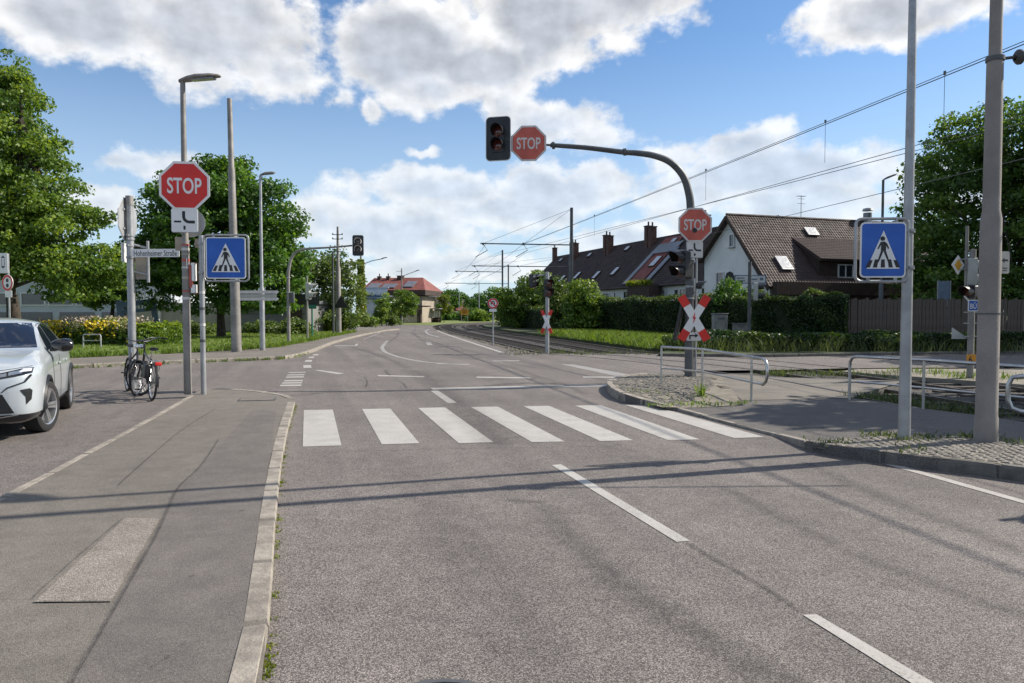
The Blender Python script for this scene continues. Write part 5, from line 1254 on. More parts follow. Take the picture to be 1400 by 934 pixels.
b3 = AT(514, 430, 92); t = thing('information_pillar', (b3.x, 92, .1), R(5), 'pale upright information pillar at the far pavement', 'sign')
MB().box((0, 0, 1.1), (.55, .18, 2.2)).build('pillar', 'sign_white_old', t, bevel=.03); MB().box((0, -.10, 1.5), (.42, .02, .7)).build('poster_field', 'frame_blue', t); MB().box((0, -.10, .8), (.36, .02, .3)).build('poster_field', 'signal_grey', t)
# bus shelter
b4 = AT(591, 430, 122); t = thing('bus_shelter', (b4.x, 122, .03), R(-12), 'small dark glazed bus shelter beside the red roofed house', 'bus shelter')
for sx in (-1, 1):
    for sy in (0, 1.3): MB().box((sx*1.05, sy, 1.1), (.08, .08, 2.2)).build('post', 'wood_dark', t)
MB().box((0, .6, 2.28), (2.6, 1.9, .16)).build('roof', 'zinc', t); MB().box((0, 1.3, .4), (2.1, .05, .8)).build('back_panel', 'wood_dark', t)
for x_ in (-.52, .52): MB().box((x_, 1.3, 1.4), (.9, .03, 1.1)).build('pane', 'sky_glass', t)
MB().box((0, .95, .45), (1.8, .4, .06)).build('bench', 'wood_brown', t)
b5 = AT(635, 430, 128); t = thing('town_sign', (b5.x, 128, 0), R(-5), 'yellow rectangular town sign on two thin posts before the far trees', 'road sign')
for s_ in (-.55, .55): MB().cyl((s_, .05, -.1), (s_, .05, 2.4), .04, n=8).build('post', 'galv', t)
plate(t, 'sign_panel', 0, 1.75, 1.35, .95, 0, 'sign_orange'); MB().box((0, -.02, 1.95), (.9, .02, .12)).box((0, -.02, 1.65), (.7, .02, .10)).build('print', 'sign_black', t)
for px, yr, D, w, m1, m2, lab in ((590, 405, 165, 9, 'plaster_white', 'roof_dark', 'distant white house with steep dark roof beyond the bus shelter'), (620, 409, 210, 9, 'plaster_white', 'roof_brown', 'distant pale gabled house between the far trees'), (628, 415, 190, 8, 'plaster_white', 'roof_red', 'distant low house with reddish roof beneath the far trees'), (636, 408, 230, 7, 'plaster_beige', 'roof_dark', 'distant narrow house with dark peaked roof among the far trees')):
    b = AT(px, 430, D); zr = AT(px, yr, D).z; t = thing('distant_house', (b.x, D, 0), R(25), lab, 'house', 'distant houses'); ze_ = zr*.58
    MB().box((0, 4, ze_/2), (w, 8, ze_)).add([(-w/2, 0, ze_), (w/2, 0, ze_), (w/2, 8, ze_), (w/2, 4, zr - .15), (-w/2, 4, zr - .15), (-w/2, 8, ze_)], [(0, 4, 5), (1, 2, 3)]).build('wall', m1, t, smooth=False)
    roof_plane(t, (-w/2 - .3, -.4, ze_ - .1), (w/2 + .3, -.4, ze_ - .1), (w/2 + .3, 4, zr), (-w/2 - .3, 4, zr), m2); roof_plane(t, (-w/2 - .3, 8.4, ze_ - .1), (w/2 + .3, 8.4, ze_ - .1), (w/2 + .3, 4, zr), (-w/2 - .3, 4, zr), m2)
    for x_ in (-w*.25, w*.2): window(t, (x_, -.05, ze_*.6), 0, 1.1, 1.2)
# low blue white building behind the left trees
D = 60; b = AT(60, 430, D); t = thing('office_building', (b.x, D, .1), R(4), 'low pale blue flat roofed building with window band behind the left trees', 'building')
z = lambda py: AT(60, py, D).z - .1
MB().box((-6, 6, z(368)/2), (32, 12, z(368))).build('wall', 'plaster_blue', t, smooth=False); MB().box((-6, 5.9, z(368) + .1), (32.6, 12.8, .3)).build('roof_edge', 'zinc', t, smooth=False)
for k in range(11): window(t, (-18 + k*2.15, -.04, z(409)), 0, 1.9, 1.05, 'frame_white', 0, sill=False)
for k in range(4): MB().box((-4 + k*3.3, -.03, z(434)), (2.7, .1, .85)).build('basement_opening', 'window_glass', t, smooth=False)
D = 58; b = AT(250, 430, D); t = thing('garden_wall_building', (b.x, D, .1), R(-3), 'long beige flat building seen beneath the dark tree crown', 'building')
z = lambda py: AT(250, py, D).z - .1
MB().box((-.5, 4, z(414)/2), (9.5, 8, z(414))).build('wall', 'plaster_beige', t, smooth=False)
for k in range(16): MB().box((-4.9 + k*.28, -.05, z(412)), (.16, .06, 1.3)).build('cladding_slat', 'galv', t, smooth=False)
MB().box((-1.9, -.1, z(428)), (.42, .3, z(409)*1.0)).build('pillar', 'sign_white_old', t, smooth=False)
D = 56; b = AT(372, 430, D); t = thing('grey_annex', (b.x, D, .1), R(-6), 'dark grey low annex with shaded wall behind the signal posts', 'building')
z = lambda py: AT(372, py, D).z - .1
MB().box((0, 3, z(415)/2), (5.4, 6, z(415))).build('wall', 'plaster_grey', t, smooth=False); MB().box((0, 2.9, z(415) + .1), (5.8, 6.6, .25)).build('roof_edge', 'zinc', t, smooth=False); MB().box((1.9, -.05, .9), (.9, .1, 1.7)).build('door', 'wood_dark', t, smooth=False)
for k in range(3): MB().box((0, -.02, .7 + .75*k), (5.3, .05, .03)).build('wall_joint', 'galv_dark', t, smooth=False)
# blue steel portal standing askew on the lawn
D = 46; t = thing('steel_portal', (AT(190, 430, D).x, D, ZF), R(12), 'tilted blue steel frame sculpture behind the flower bed', 'sculpture')
z = lambda py: AT(190, py, D).z - ZF; x = lambda px: AT(px, 430, D).x - AT(190, 430, D).x
def beam(a, c, w=.30, m='frame_blue', n='beam'): 
    a, c = Vector(a), Vector(c); q = (c - a).to_track_quat('Z', 'Y').to_matrix(); MB().box((a + c)/2, (w, w, (c - a).length + w), q).build(n, m, t, smooth=False)
beam((x(170), 0, -.1), (x(165.5), 0, z(415))); beam((x(214), 0, -.1), (x(208), 0, z(411))); beam((x(166), 0, z(417)), (x(209), 0, z(412)), .32); beam((x(169), 0, z(427)), (x(205), 0, z(423)), .2); beam((x(167), .8, z(415)), (x(163), .9, -.1), .22)
# bicycle stand by the flowers
D = 30.5; t = thing('bicycle_stand', (AT(125, 430, D).x, D, ZF), 0, 'small grey tube bicycle stand in front of the flower bed', 'bicycle stand')
z = lambda py: AT(125, py, D).z - ZF
MB().tube([(-.36, 0, -.05), (-.36, 0, z(459)), (-.33, 0, z(457.5)), (.33, 0, z(457.5)), (.36, 0, z(459)), (.36, 0, -.05)], .028, 8).build('hoop', 'galv', t); MB().cyl((-.36, 0, .35), (.36, 0, .35), .02, n=8).build('middle_bar', 'galv', t)
# stair rail beyond the lawn
t = thing('hand_rail', (AT(540, 430, 70).x*0 + AT(472, 430, 66).x, 66, ZF), 0, 'pale sloping stair hand rail behind the telegraph pole', 'railing')
MB().tube([(0, 0, 1.5), (.9, 0, .8), (1.0, 0, 0)], .04, 6).build('rail', 'galv', t); MB().tube([(.35, 0, 1.22), (.35, 0, 0)], .035, 6).build('post', 'galv', t)

# ------------------------------------------------------------------ trees and shrubs
def leaves(name, C, size, m, parent, seed=0, up=.5, out=None, tone=None, aspect=.8):
    r = np.random.default_rng(seed); n = len(C)
    nv = r.normal(0, .75, (n, 3)); nv[:, 2] += up
    if out is not None: nv += out*.7
    nv /= np.linalg.norm(nv, axis=1)[:, None] + 1e-9
    t_ = r.normal(0, 1, (n, 3)); t_[:, 2] -= .35; t_ -= nv*(t_*nv).sum(1)[:, None]; t_ /= np.linalg.norm(t_, axis=1)[:, None] + 1e-9
    b = np.cross(nv, t_); s = size*(.6 + .8*r.random(n))[:, None]; fold = nv*s*.16
    V = np.stack([C - t_*s*.5, C + b*s*.5*aspect - t_*s*.05 + fold, C + t_*s*.58, C - b*s*.5*aspect - t_*s*.05 + fold], 1).reshape(-1, 3)
    me = bpy.data.meshes.new(name); me.vertices.add(n*4); me.vertices.foreach_set('co', V.ravel()); me.loops.add(n*4); me.loops.foreach_set('vertex_index', np.arange(n*4))
    me.polygons.add(n); me.polygons.foreach_set('loop_start', np.arange(n)*4); me.polygons.foreach_set('loop_total', np.full(n, 4))
    at = me.attributes.new('tone', 'FLOAT', 'FACE'); at.data.foreach_set('value', np.clip(tone if tone is not None else r.random(n), 0, 1)); me.update()
    return link(name, me, m, parent)
def crown_points(ells, nclump, per, rc, seed, flat=.62, surf=.30):
    """clumps of leaf positions spread through the ellipsoids of a crown"""
    r = np.random.default_rng(seed); vol = np.array([e[3]*e[4]*e[5] for e in ells])**.8; vol /= vol.sum(); cl = []
    for e, w in zip(ells, vol):
        k = max(3, int(nclump*w)); d = r.normal(0, 1, (k, 3)); d /= np.linalg.norm(d, axis=1)[:, None]; rad = r.random(k)**surf*(1 + .10*r.normal(size=k))
        cl.append(np.array(e[:3]) + d*rad[:, None]*np.array(e[3:6]))
    cl = np.concatenate(cl); n = len(cl); rcs = rc*(.55 + .8*r.random(n)); pc = np.maximum(8, (per*(rcs/rc)**2*(.7 + .6*r.random(n))).astype(int))
    idx = np.repeat(np.arange(n), pc); N_ = len(idx); d = r.normal(0, 1, (N_, 3)); d /= np.linalg.norm(d, axis=1)[:, None]
    off = d*(r.random(N_)**.42)[:, None]*rcs[idx][:, None]*np.array([1.15, 1.15, flat])
    droop = -.18*(np.hypot(off[:, 0], off[:, 1])/rcs[idx])**2*rcs[idx]; off[:, 2] += droop
    return cl, cl[idx] + off, d, np.clip(r.random(n)[idx]*.5 + r.random(N_)*.5, 0, 1)
def tree(name, base, ells, m, label, cat='tree', trunk=(.28, 3.0), nclump=300, per=70, rc=.65, leaf=.2, seed=1, group=None, flat=.62, limbs=14, surf=.30, up=.5):
    t = thing(name, base, 0, label, cat, group); r = random.Random(seed)
    cl, C, d, tone = crown_points(ells, nclump, per, rc, seed, flat, surf)
    leaves('crown', C, leaf, m, t, seed, up, d, tone)
    tr, th = trunk; top = Vector((r.uniform(-.1, .1)*th, r.uniform(-.1, .1)*th, th)); mb = MB()
    zc = max(e[2] for e in ells); cx = np.mean([e[0] for e in ells]); cy = np.mean([e[1] for e in ells])
    P = spline([(0, 0, -.25), (0, 0, th*.15), (top.x*.5, top.y*.5, th*.6), tuple(top), (cx*.6, cy*.6, (th + zc)/2), (cx, cy, zc)], 5); n = len(P)
    mb.tube(P, [tr*(1.35 if i == 0 else 1.12 if i < 3 else 1)*(1 - .86*(i/(n - 1))) for i in range(n)], 10); mb.build('trunk', 'bark', t)
    lb = MB()
    for k in range(limbs):
        e = Vector(cl[r.randrange(len(cl))]); s_ = P[r.randrange(n//2, n - 2)]; mid = s_.lerp(e, .5) + Vector((r.uniform(-.3, .3), r.uniform(-.3, .3), r.uniform(.0, .4)))
        lb.tube(spline([s_, mid, e], 4), [tr*.32*(1 - i/8.5) for i in range(9)], 6)
    lb.build('limbs', 'bark', t); return t
def P3(px, py, D, base): p = AT(px, py, D) - base; return (p.x, p.y, p.z)
def ell(px, py, D, rx, ry, base, depth=None): p = P3(px, py, D, base); k = D/F; return (p[0], p[1], p[2], rx*k, (depth or rx)*k, ry*k)
# leafy ground cover behind the side street, coloured dark to imitate tree shade
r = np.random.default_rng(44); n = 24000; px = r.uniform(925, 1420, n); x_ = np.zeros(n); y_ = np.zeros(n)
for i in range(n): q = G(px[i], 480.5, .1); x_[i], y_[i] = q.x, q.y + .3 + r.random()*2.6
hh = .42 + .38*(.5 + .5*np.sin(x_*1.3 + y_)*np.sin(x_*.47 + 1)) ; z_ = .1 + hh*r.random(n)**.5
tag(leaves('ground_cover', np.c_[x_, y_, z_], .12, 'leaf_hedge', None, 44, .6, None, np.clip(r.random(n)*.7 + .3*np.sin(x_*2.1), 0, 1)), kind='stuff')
# great maple on the left
b = Vector((AT(20, 430, 36).x, 36, .1))
tree('maple_tree', b, [ell(-60, 200, 36, 120, 130, b), ell(0, 130, 36, 46, 60, b), ell(30, 250, 35, 72, 90, b), ell(-30, 310, 35, 110, 70, b), ell(62, 215, 35, 26, 38, b), ell(85, 330, 34.5, 66, 60, b), ell(135, 370, 34.5, 44, 42, b), ell(105, 385, 34, 56, 34, b), ell(-90, 340, 35, 80, 50, b), ell(20, 350, 34, 60, 34, b), ell(118, 300, 35, 22, 26, b)], 'leaf_maple', 'huge yellow green maple tree rising behind the parked car', trunk=(.42, 3.2), nclump=820, per=112, rc=.60, leaf=.155, seed=3, limbs=26, flat=.55)
b = Vector((AT(152, 430, 47).x, 47, .1))
tree('young_maple', b, [ell(135, 378, 47, 40, 32, b), ell(165, 350, 47, 24, 28, b), ell(140, 402, 46.5, 34, 18, b)], 'leaf_maple', 'smaller bright maple standing behind the yellow flower bed', trunk=(.2, 2.2), nclump=130, per=84, rc=.55, leaf=.17, seed=5, limbs=8)
# dark round tree behind the lamp posts
b = Vector((AT(302, 430, 46).x, 46, .1))
tree('chestnut_tree', b, [ell(290, 330, 46, 88, 92, b), ell(240, 275, 46, 40, 46, b), ell(300, 268, 46, 46, 52, b), ell(355, 300, 46, 52, 60, b), ell(360, 380, 45, 58, 52, b), ell(215, 350, 46, 36, 70, b), ell(395, 345, 45.5, 26, 34, b), ell(320, 230, 46, 24, 16, b)], 'leaf_dark', 'broad dark green tree with dense crown behind the stop sign', trunk=(.34, 2.2), nclump=600, per=118, rc=.70, leaf=.20, seed=8, limbs=18, flat=.7)
b = Vector((AT(440, 430, 62).x, 62, .1))
tree('apple_tree', b, [ell(430, 385, 62, 44, 46, b), ell(465, 390, 61, 34, 54, b), ell(400, 370, 62, 26, 36, b), ell(478, 415, 60, 22, 32, b), ell(440, 430, 60, 40, 22, b)], 'leaf_olive', 'grey green bushy tree behind the telegraph pole', trunk=(.2, 1.6), nclump=300, per=60, rc=.6, leaf=.2, seed=11, limbs=12)
b = Vector((AT(547, 430, 100).x, 100, .05))
tree('clipped_tree', b, [ell(547, 416, 100, 24, 20, b), ell(534, 420, 100, 14, 16, b), ell(558, 411, 99, 12, 14, b)], 'leaf_maple', 'round clipped street tree in front of the red roofed house', trunk=(.16, 2.0), nclump=120, per=60, rc=.5, leaf=.22, seed=12, limbs=6)
b = Vector((AT(522, 430, 90).x, 90, .05))
tree('small_tree', b, [ell(522, 418, 90, 10, 14, b), ell(520, 430, 90, 9, 10, b)], 'leaf_maple', 'small upright green tree beside the information pillar', trunk=(.08, 1.2), nclump=50, per=60, rc=.4, leaf=.18, seed=13, limbs=4)
b = Vector((AT(607, 430, 126).x, 126, .03))
tree('young_street_tree', b, [ell(607, 415, 126, 9, 14, b), ell(609, 423, 126, 9, 8, b)], 'leaf_yellow', 'young yellow green tree beyond the bend of the road', trunk=(.08, 1.8), nclump=60, per=50, rc=.45, leaf=.22, seed=14, limbs=4)
for k, (px, py, D, rx, ry, mm, lab) in enumerate(((590, 425, 150, 14, 12, 'leaf_dark', 'low dark tree beside the distant white house'), (617, 408, 190, 12, 13, 'leaf_dark', 'round far tree above the distant pale house'), (630, 411, 230, 10, 11, 'leaf_dark', 'small far tree between the distant gables'), (652, 418, 175, 16, 18, 'leaf_dark', 'dark far tree left of the shrubs on the bend'), (672, 414, 165, 18, 22, 'leaf_dark', 'tall dark far tree behind the no u-turn sign'), (645, 430, 150, 14, 8, 'leaf_olive', 'low green bush behind the yellow town sign'), (612, 433, 160, 18, 7, 'leaf_dark', 'dark low bush at the far road end'), (655, 432, 140, 12, 9, 'leaf_maple', 'bright small tree beside the far thin mast'))):
    b = Vector((AT(px, 430, D).x, D, 0)); tree('far_tree', b, [ell(px, py, D, rx, ry, b), ell(px - rx*.5, py + ry*.5, D, rx*.6, ry*.6, b), ell(px + rx*.5, py + ry*.4, D, rx*.6, ry*.6, b)], mm, lab, trunk=(.2, 1.5), nclump=90, per=46, rc=.9, leaf=.42, seed=30 + k, limbs=4, group='trees beyond the bend')
# far wooded skyline, one mass
bm_pts = []
r = np.random.default_rng(5)
for k in range(60):
    px = r.uniform(-900, 2300); D = r.uniform(260, 420)
    if 560 < px < 700 and D < 330: D = 400
    p = AT(px, 430, D); bm_pts.append((p.x, D, 2.5, r.uniform(8, 16), r.uniform(6, 10), r.uniform(4, 8.5)))
cl, C, d, tone = crown_points(bm_pts, 900, 26, 2.6, 77, .7)
tag(leaves('far_woods', C, 1.5, 'leaf_dark', None, 77, .5, d, tone), kind='stuff')
# shrubs beside the tracks
def shrub(px, py, D, rx, ry, mm, lab, seed, nc=120, per=60, rc=.5, leaf=.16, extra=()):
    b = Vector((AT(px, 430, D).x, D, .1)); es = [ell(px, py, D, rx, ry, b)] + [ell(a, c, D - .5, e, f, b) for a, c, e, f in extra]
    return tree('shrub', b, es, mm, lab, 'shrub', (.09, .8), nc, per, rc, leaf, seed, 'shrubs beside the tracks', limbs=6, surf=.35)
shrub(716, 410, 74, 36, 34, 'leaf_maple', 'tall light green shrub beside the second catenary mast', 40, 240, 62, .6, .2, [(735, 395, 24, 26), (700, 425, 26, 26), (745, 425, 24, 28)])
shrub(765, 415, 60, 26, 34, 'leaf_olive', 'grey green shrub behind the small crossing cross', 41, 170, 60, .5, .17, [(755, 400, 16, 22), (775, 440, 20, 18)])
shrub(797, 412, 55, 24, 30, 'leaf_maple', 'bright leafy shrub right of the tall catenary mast', 42, 170, 62, .5, .18, [(810, 425, 18, 24), (788, 435, 18, 20)])
shrub(1000, 405, 45, 22, 20, 'leaf_dark', 'dark shrub rising in front of the emblem sign', 43, 70, 50, .4, .14, [(985, 415, 14, 14)])
# hedges
def hedge(name, p0, p1, w, h, m, label, n, seed, leaf=.10, top_tone=.3, rough=.12, group='hedges along the gardens'):
    p0, p1 = Vector(p0), Vector(p1); L = (p1 - p0).length; rz = math.atan2(p1.y - p0.y, p1.x - p0.x); t = thing(name, p0, rz, label, 'hedge', group); r = np.random.default_rng(seed)
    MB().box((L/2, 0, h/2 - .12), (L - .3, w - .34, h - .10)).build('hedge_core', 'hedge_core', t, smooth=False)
    f = r.random(n); areas = np.array([L*h, L*w, w*h*2, L*h*.4]); areas /= areas.sum(); c = np.searchsorted(np.cumsum(areas), f); x = r.random(n)*L; y = np.where(c == 0, -w/2, np.where(c == 3, w/2, (r.random(n) - .5)*w)); z = np.where(c == 1, h, r.random(n)*h); x = np.where(c == 2, np.where(r.random(n) < .5, 0, L), x)
    wob = rough*(np.sin(x*1.9 + seed) + .6*np.sin(x*4.7 + z*3.1)); y = y - wob*(c == 0) + r.normal(0, .07, n); z = z + wob*(c == 1) + r.normal(0, .05, n)
    out = np.zeros((n, 3)); out[c == 0, 1] = -1; out[c == 1, 2] = 1; out[c == 3, 1] = 1
    cl_ = .5 + .5*np.sin(x*2.3 + z*2.9 + seed)*np.sin(x*1.1 - z*1.7); tone = np.clip(.35*cl_ + .6*r.random(n) - .1 + .4*(c == 1), 0, 1)  # top face leaves lightened to imitate sunlight on the hedge
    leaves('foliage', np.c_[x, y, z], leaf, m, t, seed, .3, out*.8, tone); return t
def hp(px, D): p = AT(px, 430, D); p.z = .1; return p
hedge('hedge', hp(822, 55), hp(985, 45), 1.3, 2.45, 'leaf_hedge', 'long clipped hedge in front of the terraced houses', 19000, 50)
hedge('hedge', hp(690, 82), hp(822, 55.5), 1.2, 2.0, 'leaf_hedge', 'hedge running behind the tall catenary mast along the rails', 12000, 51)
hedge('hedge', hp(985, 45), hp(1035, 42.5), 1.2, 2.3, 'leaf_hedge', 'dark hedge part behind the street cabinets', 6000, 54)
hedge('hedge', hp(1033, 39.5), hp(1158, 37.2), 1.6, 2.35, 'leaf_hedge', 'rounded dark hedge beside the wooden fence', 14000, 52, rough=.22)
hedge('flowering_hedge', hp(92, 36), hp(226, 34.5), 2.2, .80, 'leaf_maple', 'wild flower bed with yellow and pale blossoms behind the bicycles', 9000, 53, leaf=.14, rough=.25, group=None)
fb = [o for o in sc.objects if o.name.startswith('flowering_hedge')][0]
r = np.random.default_rng(9); n = 1500; x = r.random(n)*5.0; sel = np.sin(x*2.4 + .5) + .5*np.sin(x*5.1) + r.normal(0, .5, n) > .35; x = x[sel]; n = len(x)
leaves('yellow_blossom', np.c_[x, -1.15 + r.normal(0, .22, n), .2 + r.random(n)**.7*.95], .12, 'flower_yellow', fb, 9, .4, None, None, 1.0)
n = 700; leaves('pale_blossom', np.c_[r.random(n)*5.0, r.normal(-.5, .5, n), .8 + r.random(n)*.55], .09, 'flower_pale', fb, 10, .6, None, None, 1.0)
tufts('flower_stems', [(random.random()*5.0, random.uniform(-1.2, .2), .6) for _ in range(120)], 1500, .42, .1, 'weed_blade', fb, w=.012, lean=.5, kind=None, seed=21)
# ivy covered pole
b = G(494, 447, .1); t = thing('ivy_pole', b, 0, 'lamp pole overgrown with yellow green ivy beyond the lawn', 'pole')
h = AT(494, 350, b.y).z; MB().cyl((0, 0, -.1), (0, 0, h), .16, .10, 10).build('pole', 'galv_old', t); n = 2400; r = np.random.default_rng(3); a = r.random(n)*6.283; z = r.random(n)**.8*(h - .5); rad = .55*(1 - .55*z/h)*(.7 + .5*r.random(n))
leaves('ivy', np.c_[np.cos(a)*rad, np.sin(a)*rad, z], .24, 'leaf_yellow', t, 3, .2, np.c_[np.cos(a), np.sin(a), 0*a]); MB().tube([(0, 0, h*.86), (1.2, 0, h*.92), (2.4, 0, h*.95)], [.05, .04, .05], 8).build('lamp_arm', 'galv_old', t); lamp_head(t, (2.2, 0, h*.945), 0, .7, .2, 10)
# garden bushes beyond the lawn
for k, (px, D, hgt, wd_, mm, lab) in enumerate(((470, 66, 1.6, 2.2, 'leaf_dark', 'low dark bush at the foot of the telegraph pole'), (500, 80, 1.2, 2.4, 'leaf_maple', 'low green bush beneath the ivy covered pole'), (528, 92, 1.3, 3.2, 'leaf_olive', 'low garden bush beside the far pavement'), (455, 60, 1.0, 1.8, 'leaf_yellow', 'small yellowish bush at the lawn end'), (398, 52, 1.0, 2.6, 'leaf_olive', 'low shrub bed before the grey annex'), (360, 54, .9, 2.6, 'leaf_olive', 'low ground shrubs under the dark tree'), (250, 50, 1.0, 4.0, 'leaf_olive', 'low rounded shrub at the far lawn edge'))):
    b = Vector((AT(px, 430, D).x, D, .1)); tree('garden_bush', b, [(0, 0, hgt*.5, wd_/2, .9, hgt*.5), (wd_*.25, .2, hgt*.4, wd_*.3, .7, hgt*.4)], mm, lab, 'bush', (.05, .3), 60, 50, .4, .15, 60 + k, 'garden bushes', limbs=3)
# big tree on the right and the trees that shade the junction from beyond the frame
b = Vector((AT(1385, 430, 48).x, 48, .1))
tree('walnut_tree', b, [ell(1390, 300, 48, 130, 120, b), ell(1290, 300, 47, 62, 80, b), ell(1250, 340, 47, 36, 60, b), ell(1400, 200, 48, 80, 66, b), ell(1320, 215, 48, 60, 52, b), ell(1480, 260, 48, 100, 110, b), ell(1330, 390, 46, 100, 44, b), ell(1270, 245, 47.5, 40, 40, b)], 'leaf_backlit', 'huge dark walnut tree behind the wooden fence', trunk=(.5, 3.0), nclump=950, per=105, rc=.78, leaf=.20, seed=70, limbs=24, flat=.6)
for k, (x, y, hh, rr_, lab) in enumerate(((15.6, 14.0, 9.0, 2.8, 'street tree shading the right pavement'), (36.5, 38, 21, 6.0, 'large garden tree shading the side street'), (41, 45, 22, 6.5, 'tall garden tree behind the side street'), (25.5, 26.5, 10, 3.2, 'street tree on the side street corner'))):
    b = Vector((x, y, .05)); tree('street_tree', b, [(0, 0, hh*.66, rr_, rr_, hh*.34), (rr_*.4, .3, hh*.55, rr_*.7, rr_*.7, hh*.26), (-rr_*.3, -.3, hh*.5, rr_*.7, rr_*.7, hh*.22)], 'leaf_backlit', lab, trunk=(.22, hh*.35), nclump=int(90*rr_), per=64, rc=.62, leaf=.26, seed=80 + k, limbs=10)
# ------------------------------------------------------------------ car
def interp_spline(xs, ys, x):
    """monotone cubic through the control values"""
    xs, ys = np.array(xs, float), np.array(ys, float); d = np.diff(ys)/np.diff(xs); m_ = np.zeros(len(xs)); m_[0], m_[-1] = d[0], d[-1]
    for i in range(1, len(xs) - 1): m_[i] = 0 if d[i - 1]*d[i] <= 0 else 2*d[i - 1]*d[i]/(d[i - 1] + d[i])
    x = np.clip(x, xs[0], xs[-1]); i = np.clip(np.searchsorted(xs, x) - 1, 0, len(xs) - 2); h = xs[i + 1] - xs[i]; t = (x - xs[i])/h
    return (1 + 2*t)*(1 - t)**2*ys[i] + t*(1 - t)**2*h*m_[i] + t*t*(3 - 2*t)*ys[i + 1] + t*t*(t - 1)*h*m_[i + 1]
def build_car():
    """local -y is forward, front axle at y = 0, x to the car's left"""
    ST = np.array([-.86, -.855, -.84, -.81, -.77, -.70, -.60, -.48, -.36, -.24, -.12, 0, .12, .24, .36, .48, .6, .75, .9, 1.05, 1.2, 1.4, 1.6, 1.8, 2.0, 2.2, 2.4, 2.6, 2.8, 2.95, 3.08, 3.18, 3.26, 3.31, 3.33])
    f = lambda ys, vs: interp_spline(ys, vs, ST)
    w = f([-.86, -.84, -.80, -.70, -.50, -.2, .3, 1.5, 2.6, 3.0, 3.2, 3.33], [.56, .66, .745, .825, .872, .892, .888, .885, .895, .865, .80, .66])
    zb = f([-.86, -.80, -.6, 0, 2.7, 3.1, 3.33], [.34, .235, .20, .19, .19, .24, .40])
    zt = f([-.86, -.84, -.80, -.70, -.5, -.1, .35, .52, .9, 1.25, 1.65, 2.1, 2.6, 2.95, 3.15, 3.33], [.72, .81, .87, .92, .98, 1.05, 1.11, 1.155, 1.34, 1.485, 1.53, 1.52, 1.45, 1.30, 1.15, .96])
    belt = f([-.86, -.84, -.80, -.70, -.4, .2, .6, 1.5, 2.5, 2.9, 3.2, 3.33], [.68, .765, .815, .87, .93, .995, 1.03, 1.045, 1.06, 1.06, 1.03, .89])
    wr = f([-.86, -.7, -.2, .35, .6, .9, 1.25, 1.8, 2.5, 2.95, 3.2, 3.33], [.36, .56, .70, .745, .725, .66, .60, .585, .565, .56, .60, .50])
    n = 26; V = []
    for k in range(len(ST)):
        W_, B_, T_, L_, Rr = w[k], zb[k], zt[k], belt[k], wr[k]
        cx = [0, .45*W_, .80*W_, .93*W_, .985*W_, W_, W_*.992, W_*.965, W_*.93, Rr + (W_*.93 - Rr)*.42, Rr, Rr*.72, Rr*.38, 0]
        hroof = T_ - L_
        cz = [B_, B_, B_ + .012, B_ + .06, B_ + .14, B_ + (L_ - B_)*.55, B_ + (L_ - B_)*.74, L_ - .045, L_, L_ + hroof*.50, L_ + hroof*.84, T_ - hroof*.055 - .006, T_ - .004, T_]
        s_ = np.linspace(0, 1, len(cx)); q = np.linspace(0, 1, n)
        X_ = interp_spline(s_, cx, q); Z_ = interp_spline(s_, cz, q)
        ring = [(X_[i], ST[k], Z_[i]) for i in range(n)] + [(-X_[i], ST[k], Z_[i]) for i in range(n - 2, 0, -1)]
        V += ring
    m_ = 2*n - 2; K = len(ST)
    Fc = [(k*m_ + i, k*m_ + (i + 1) % m_, (k + 1)*m_ + (i + 1) % m_, (k + 1)*m_ + i) for k in range(K - 1) for i in range(m_)]
    Fc += [tuple(range(m_ - 1, -1, -1)), tuple(range((K - 1)*m_, K*m_))]
    me = MB().add(V, Fc).mesh('body'); bm = bmesh.new(); bm.from_mesh(me); bmesh.ops.recalc_face_normals(bm, faces=bm.faces); bm.to_mesh(me)
    bvh = BVHTree.FromBMesh(bm); bm.free()
    body = bpy.data.objects.new('body', me); COL.objects.link(body)
    cuts = []
    for y in (0, 2.685):
        c = MB()
        for s_ in (-1, 1): c.cyl((s_*.62, y, .345), (s_*1.2, y, .345), .385, n=40)
        co = c.build('cut', None, smooth=False); cuts.append(co); b = body.modifiers.new('b', 'BOOLEAN'); b.operation = 'DIFFERENCE'; b.object = co; b.solver = 'EXACT'
    dg = bpy.context.evaluated_depsgraph_get(); me2 = bpy.data.meshes.new_from_object(body.evaluated_get(dg)); body.modifiers.clear()
    for c in cuts: bpy.data.objects.remove(c)
    body.data = me2; me2.materials.clear(); me2.materials.append(M('car_body')); me2.materials.append(M('gloss_black'))
    for p in me2.polygons:
        c = p.center; inside = abs(c.x) < .86 and any((c.y - y)**2 + (c.z - .345)**2 < .388**2 for y in (0, 2.685))
        p.material_index = 1 if inside else 0
    me2.shade_smooth(); me2.set_sharp_from_angle(angle=R(40))
    car = thing('parked_car', (0, 0, 0), 0, 'pale silver grey crossover car with slim headlights, facing the camera in the side lane', 'car')
    body.parent = car
    def patch(name, poly, axis, m, off=.006, parent=None, res=.022, sgn=1, both=False, thick=.0):
        """2-D outline projected on the body: axis 'y' from the front (x,z), 'x' from the side (y,z)"""
        bm = bmesh.new(); P = [Vector((a, b, 0)) for a, b in poly]; vs = [bm.verts.new(p) for p in P]; fc = bm.faces.new(vs); bmesh.ops.triangulate(bm, faces=[fc])
        for _ in range(8):
            lg = [e for e in bm.edges if e.calc_length() > res*2]
            if not lg: break
            bmesh.ops.subdivide_edges(bm, edges=lg, cuts=1); bmesh.ops.triangulate(bm, faces=bm.faces[:])
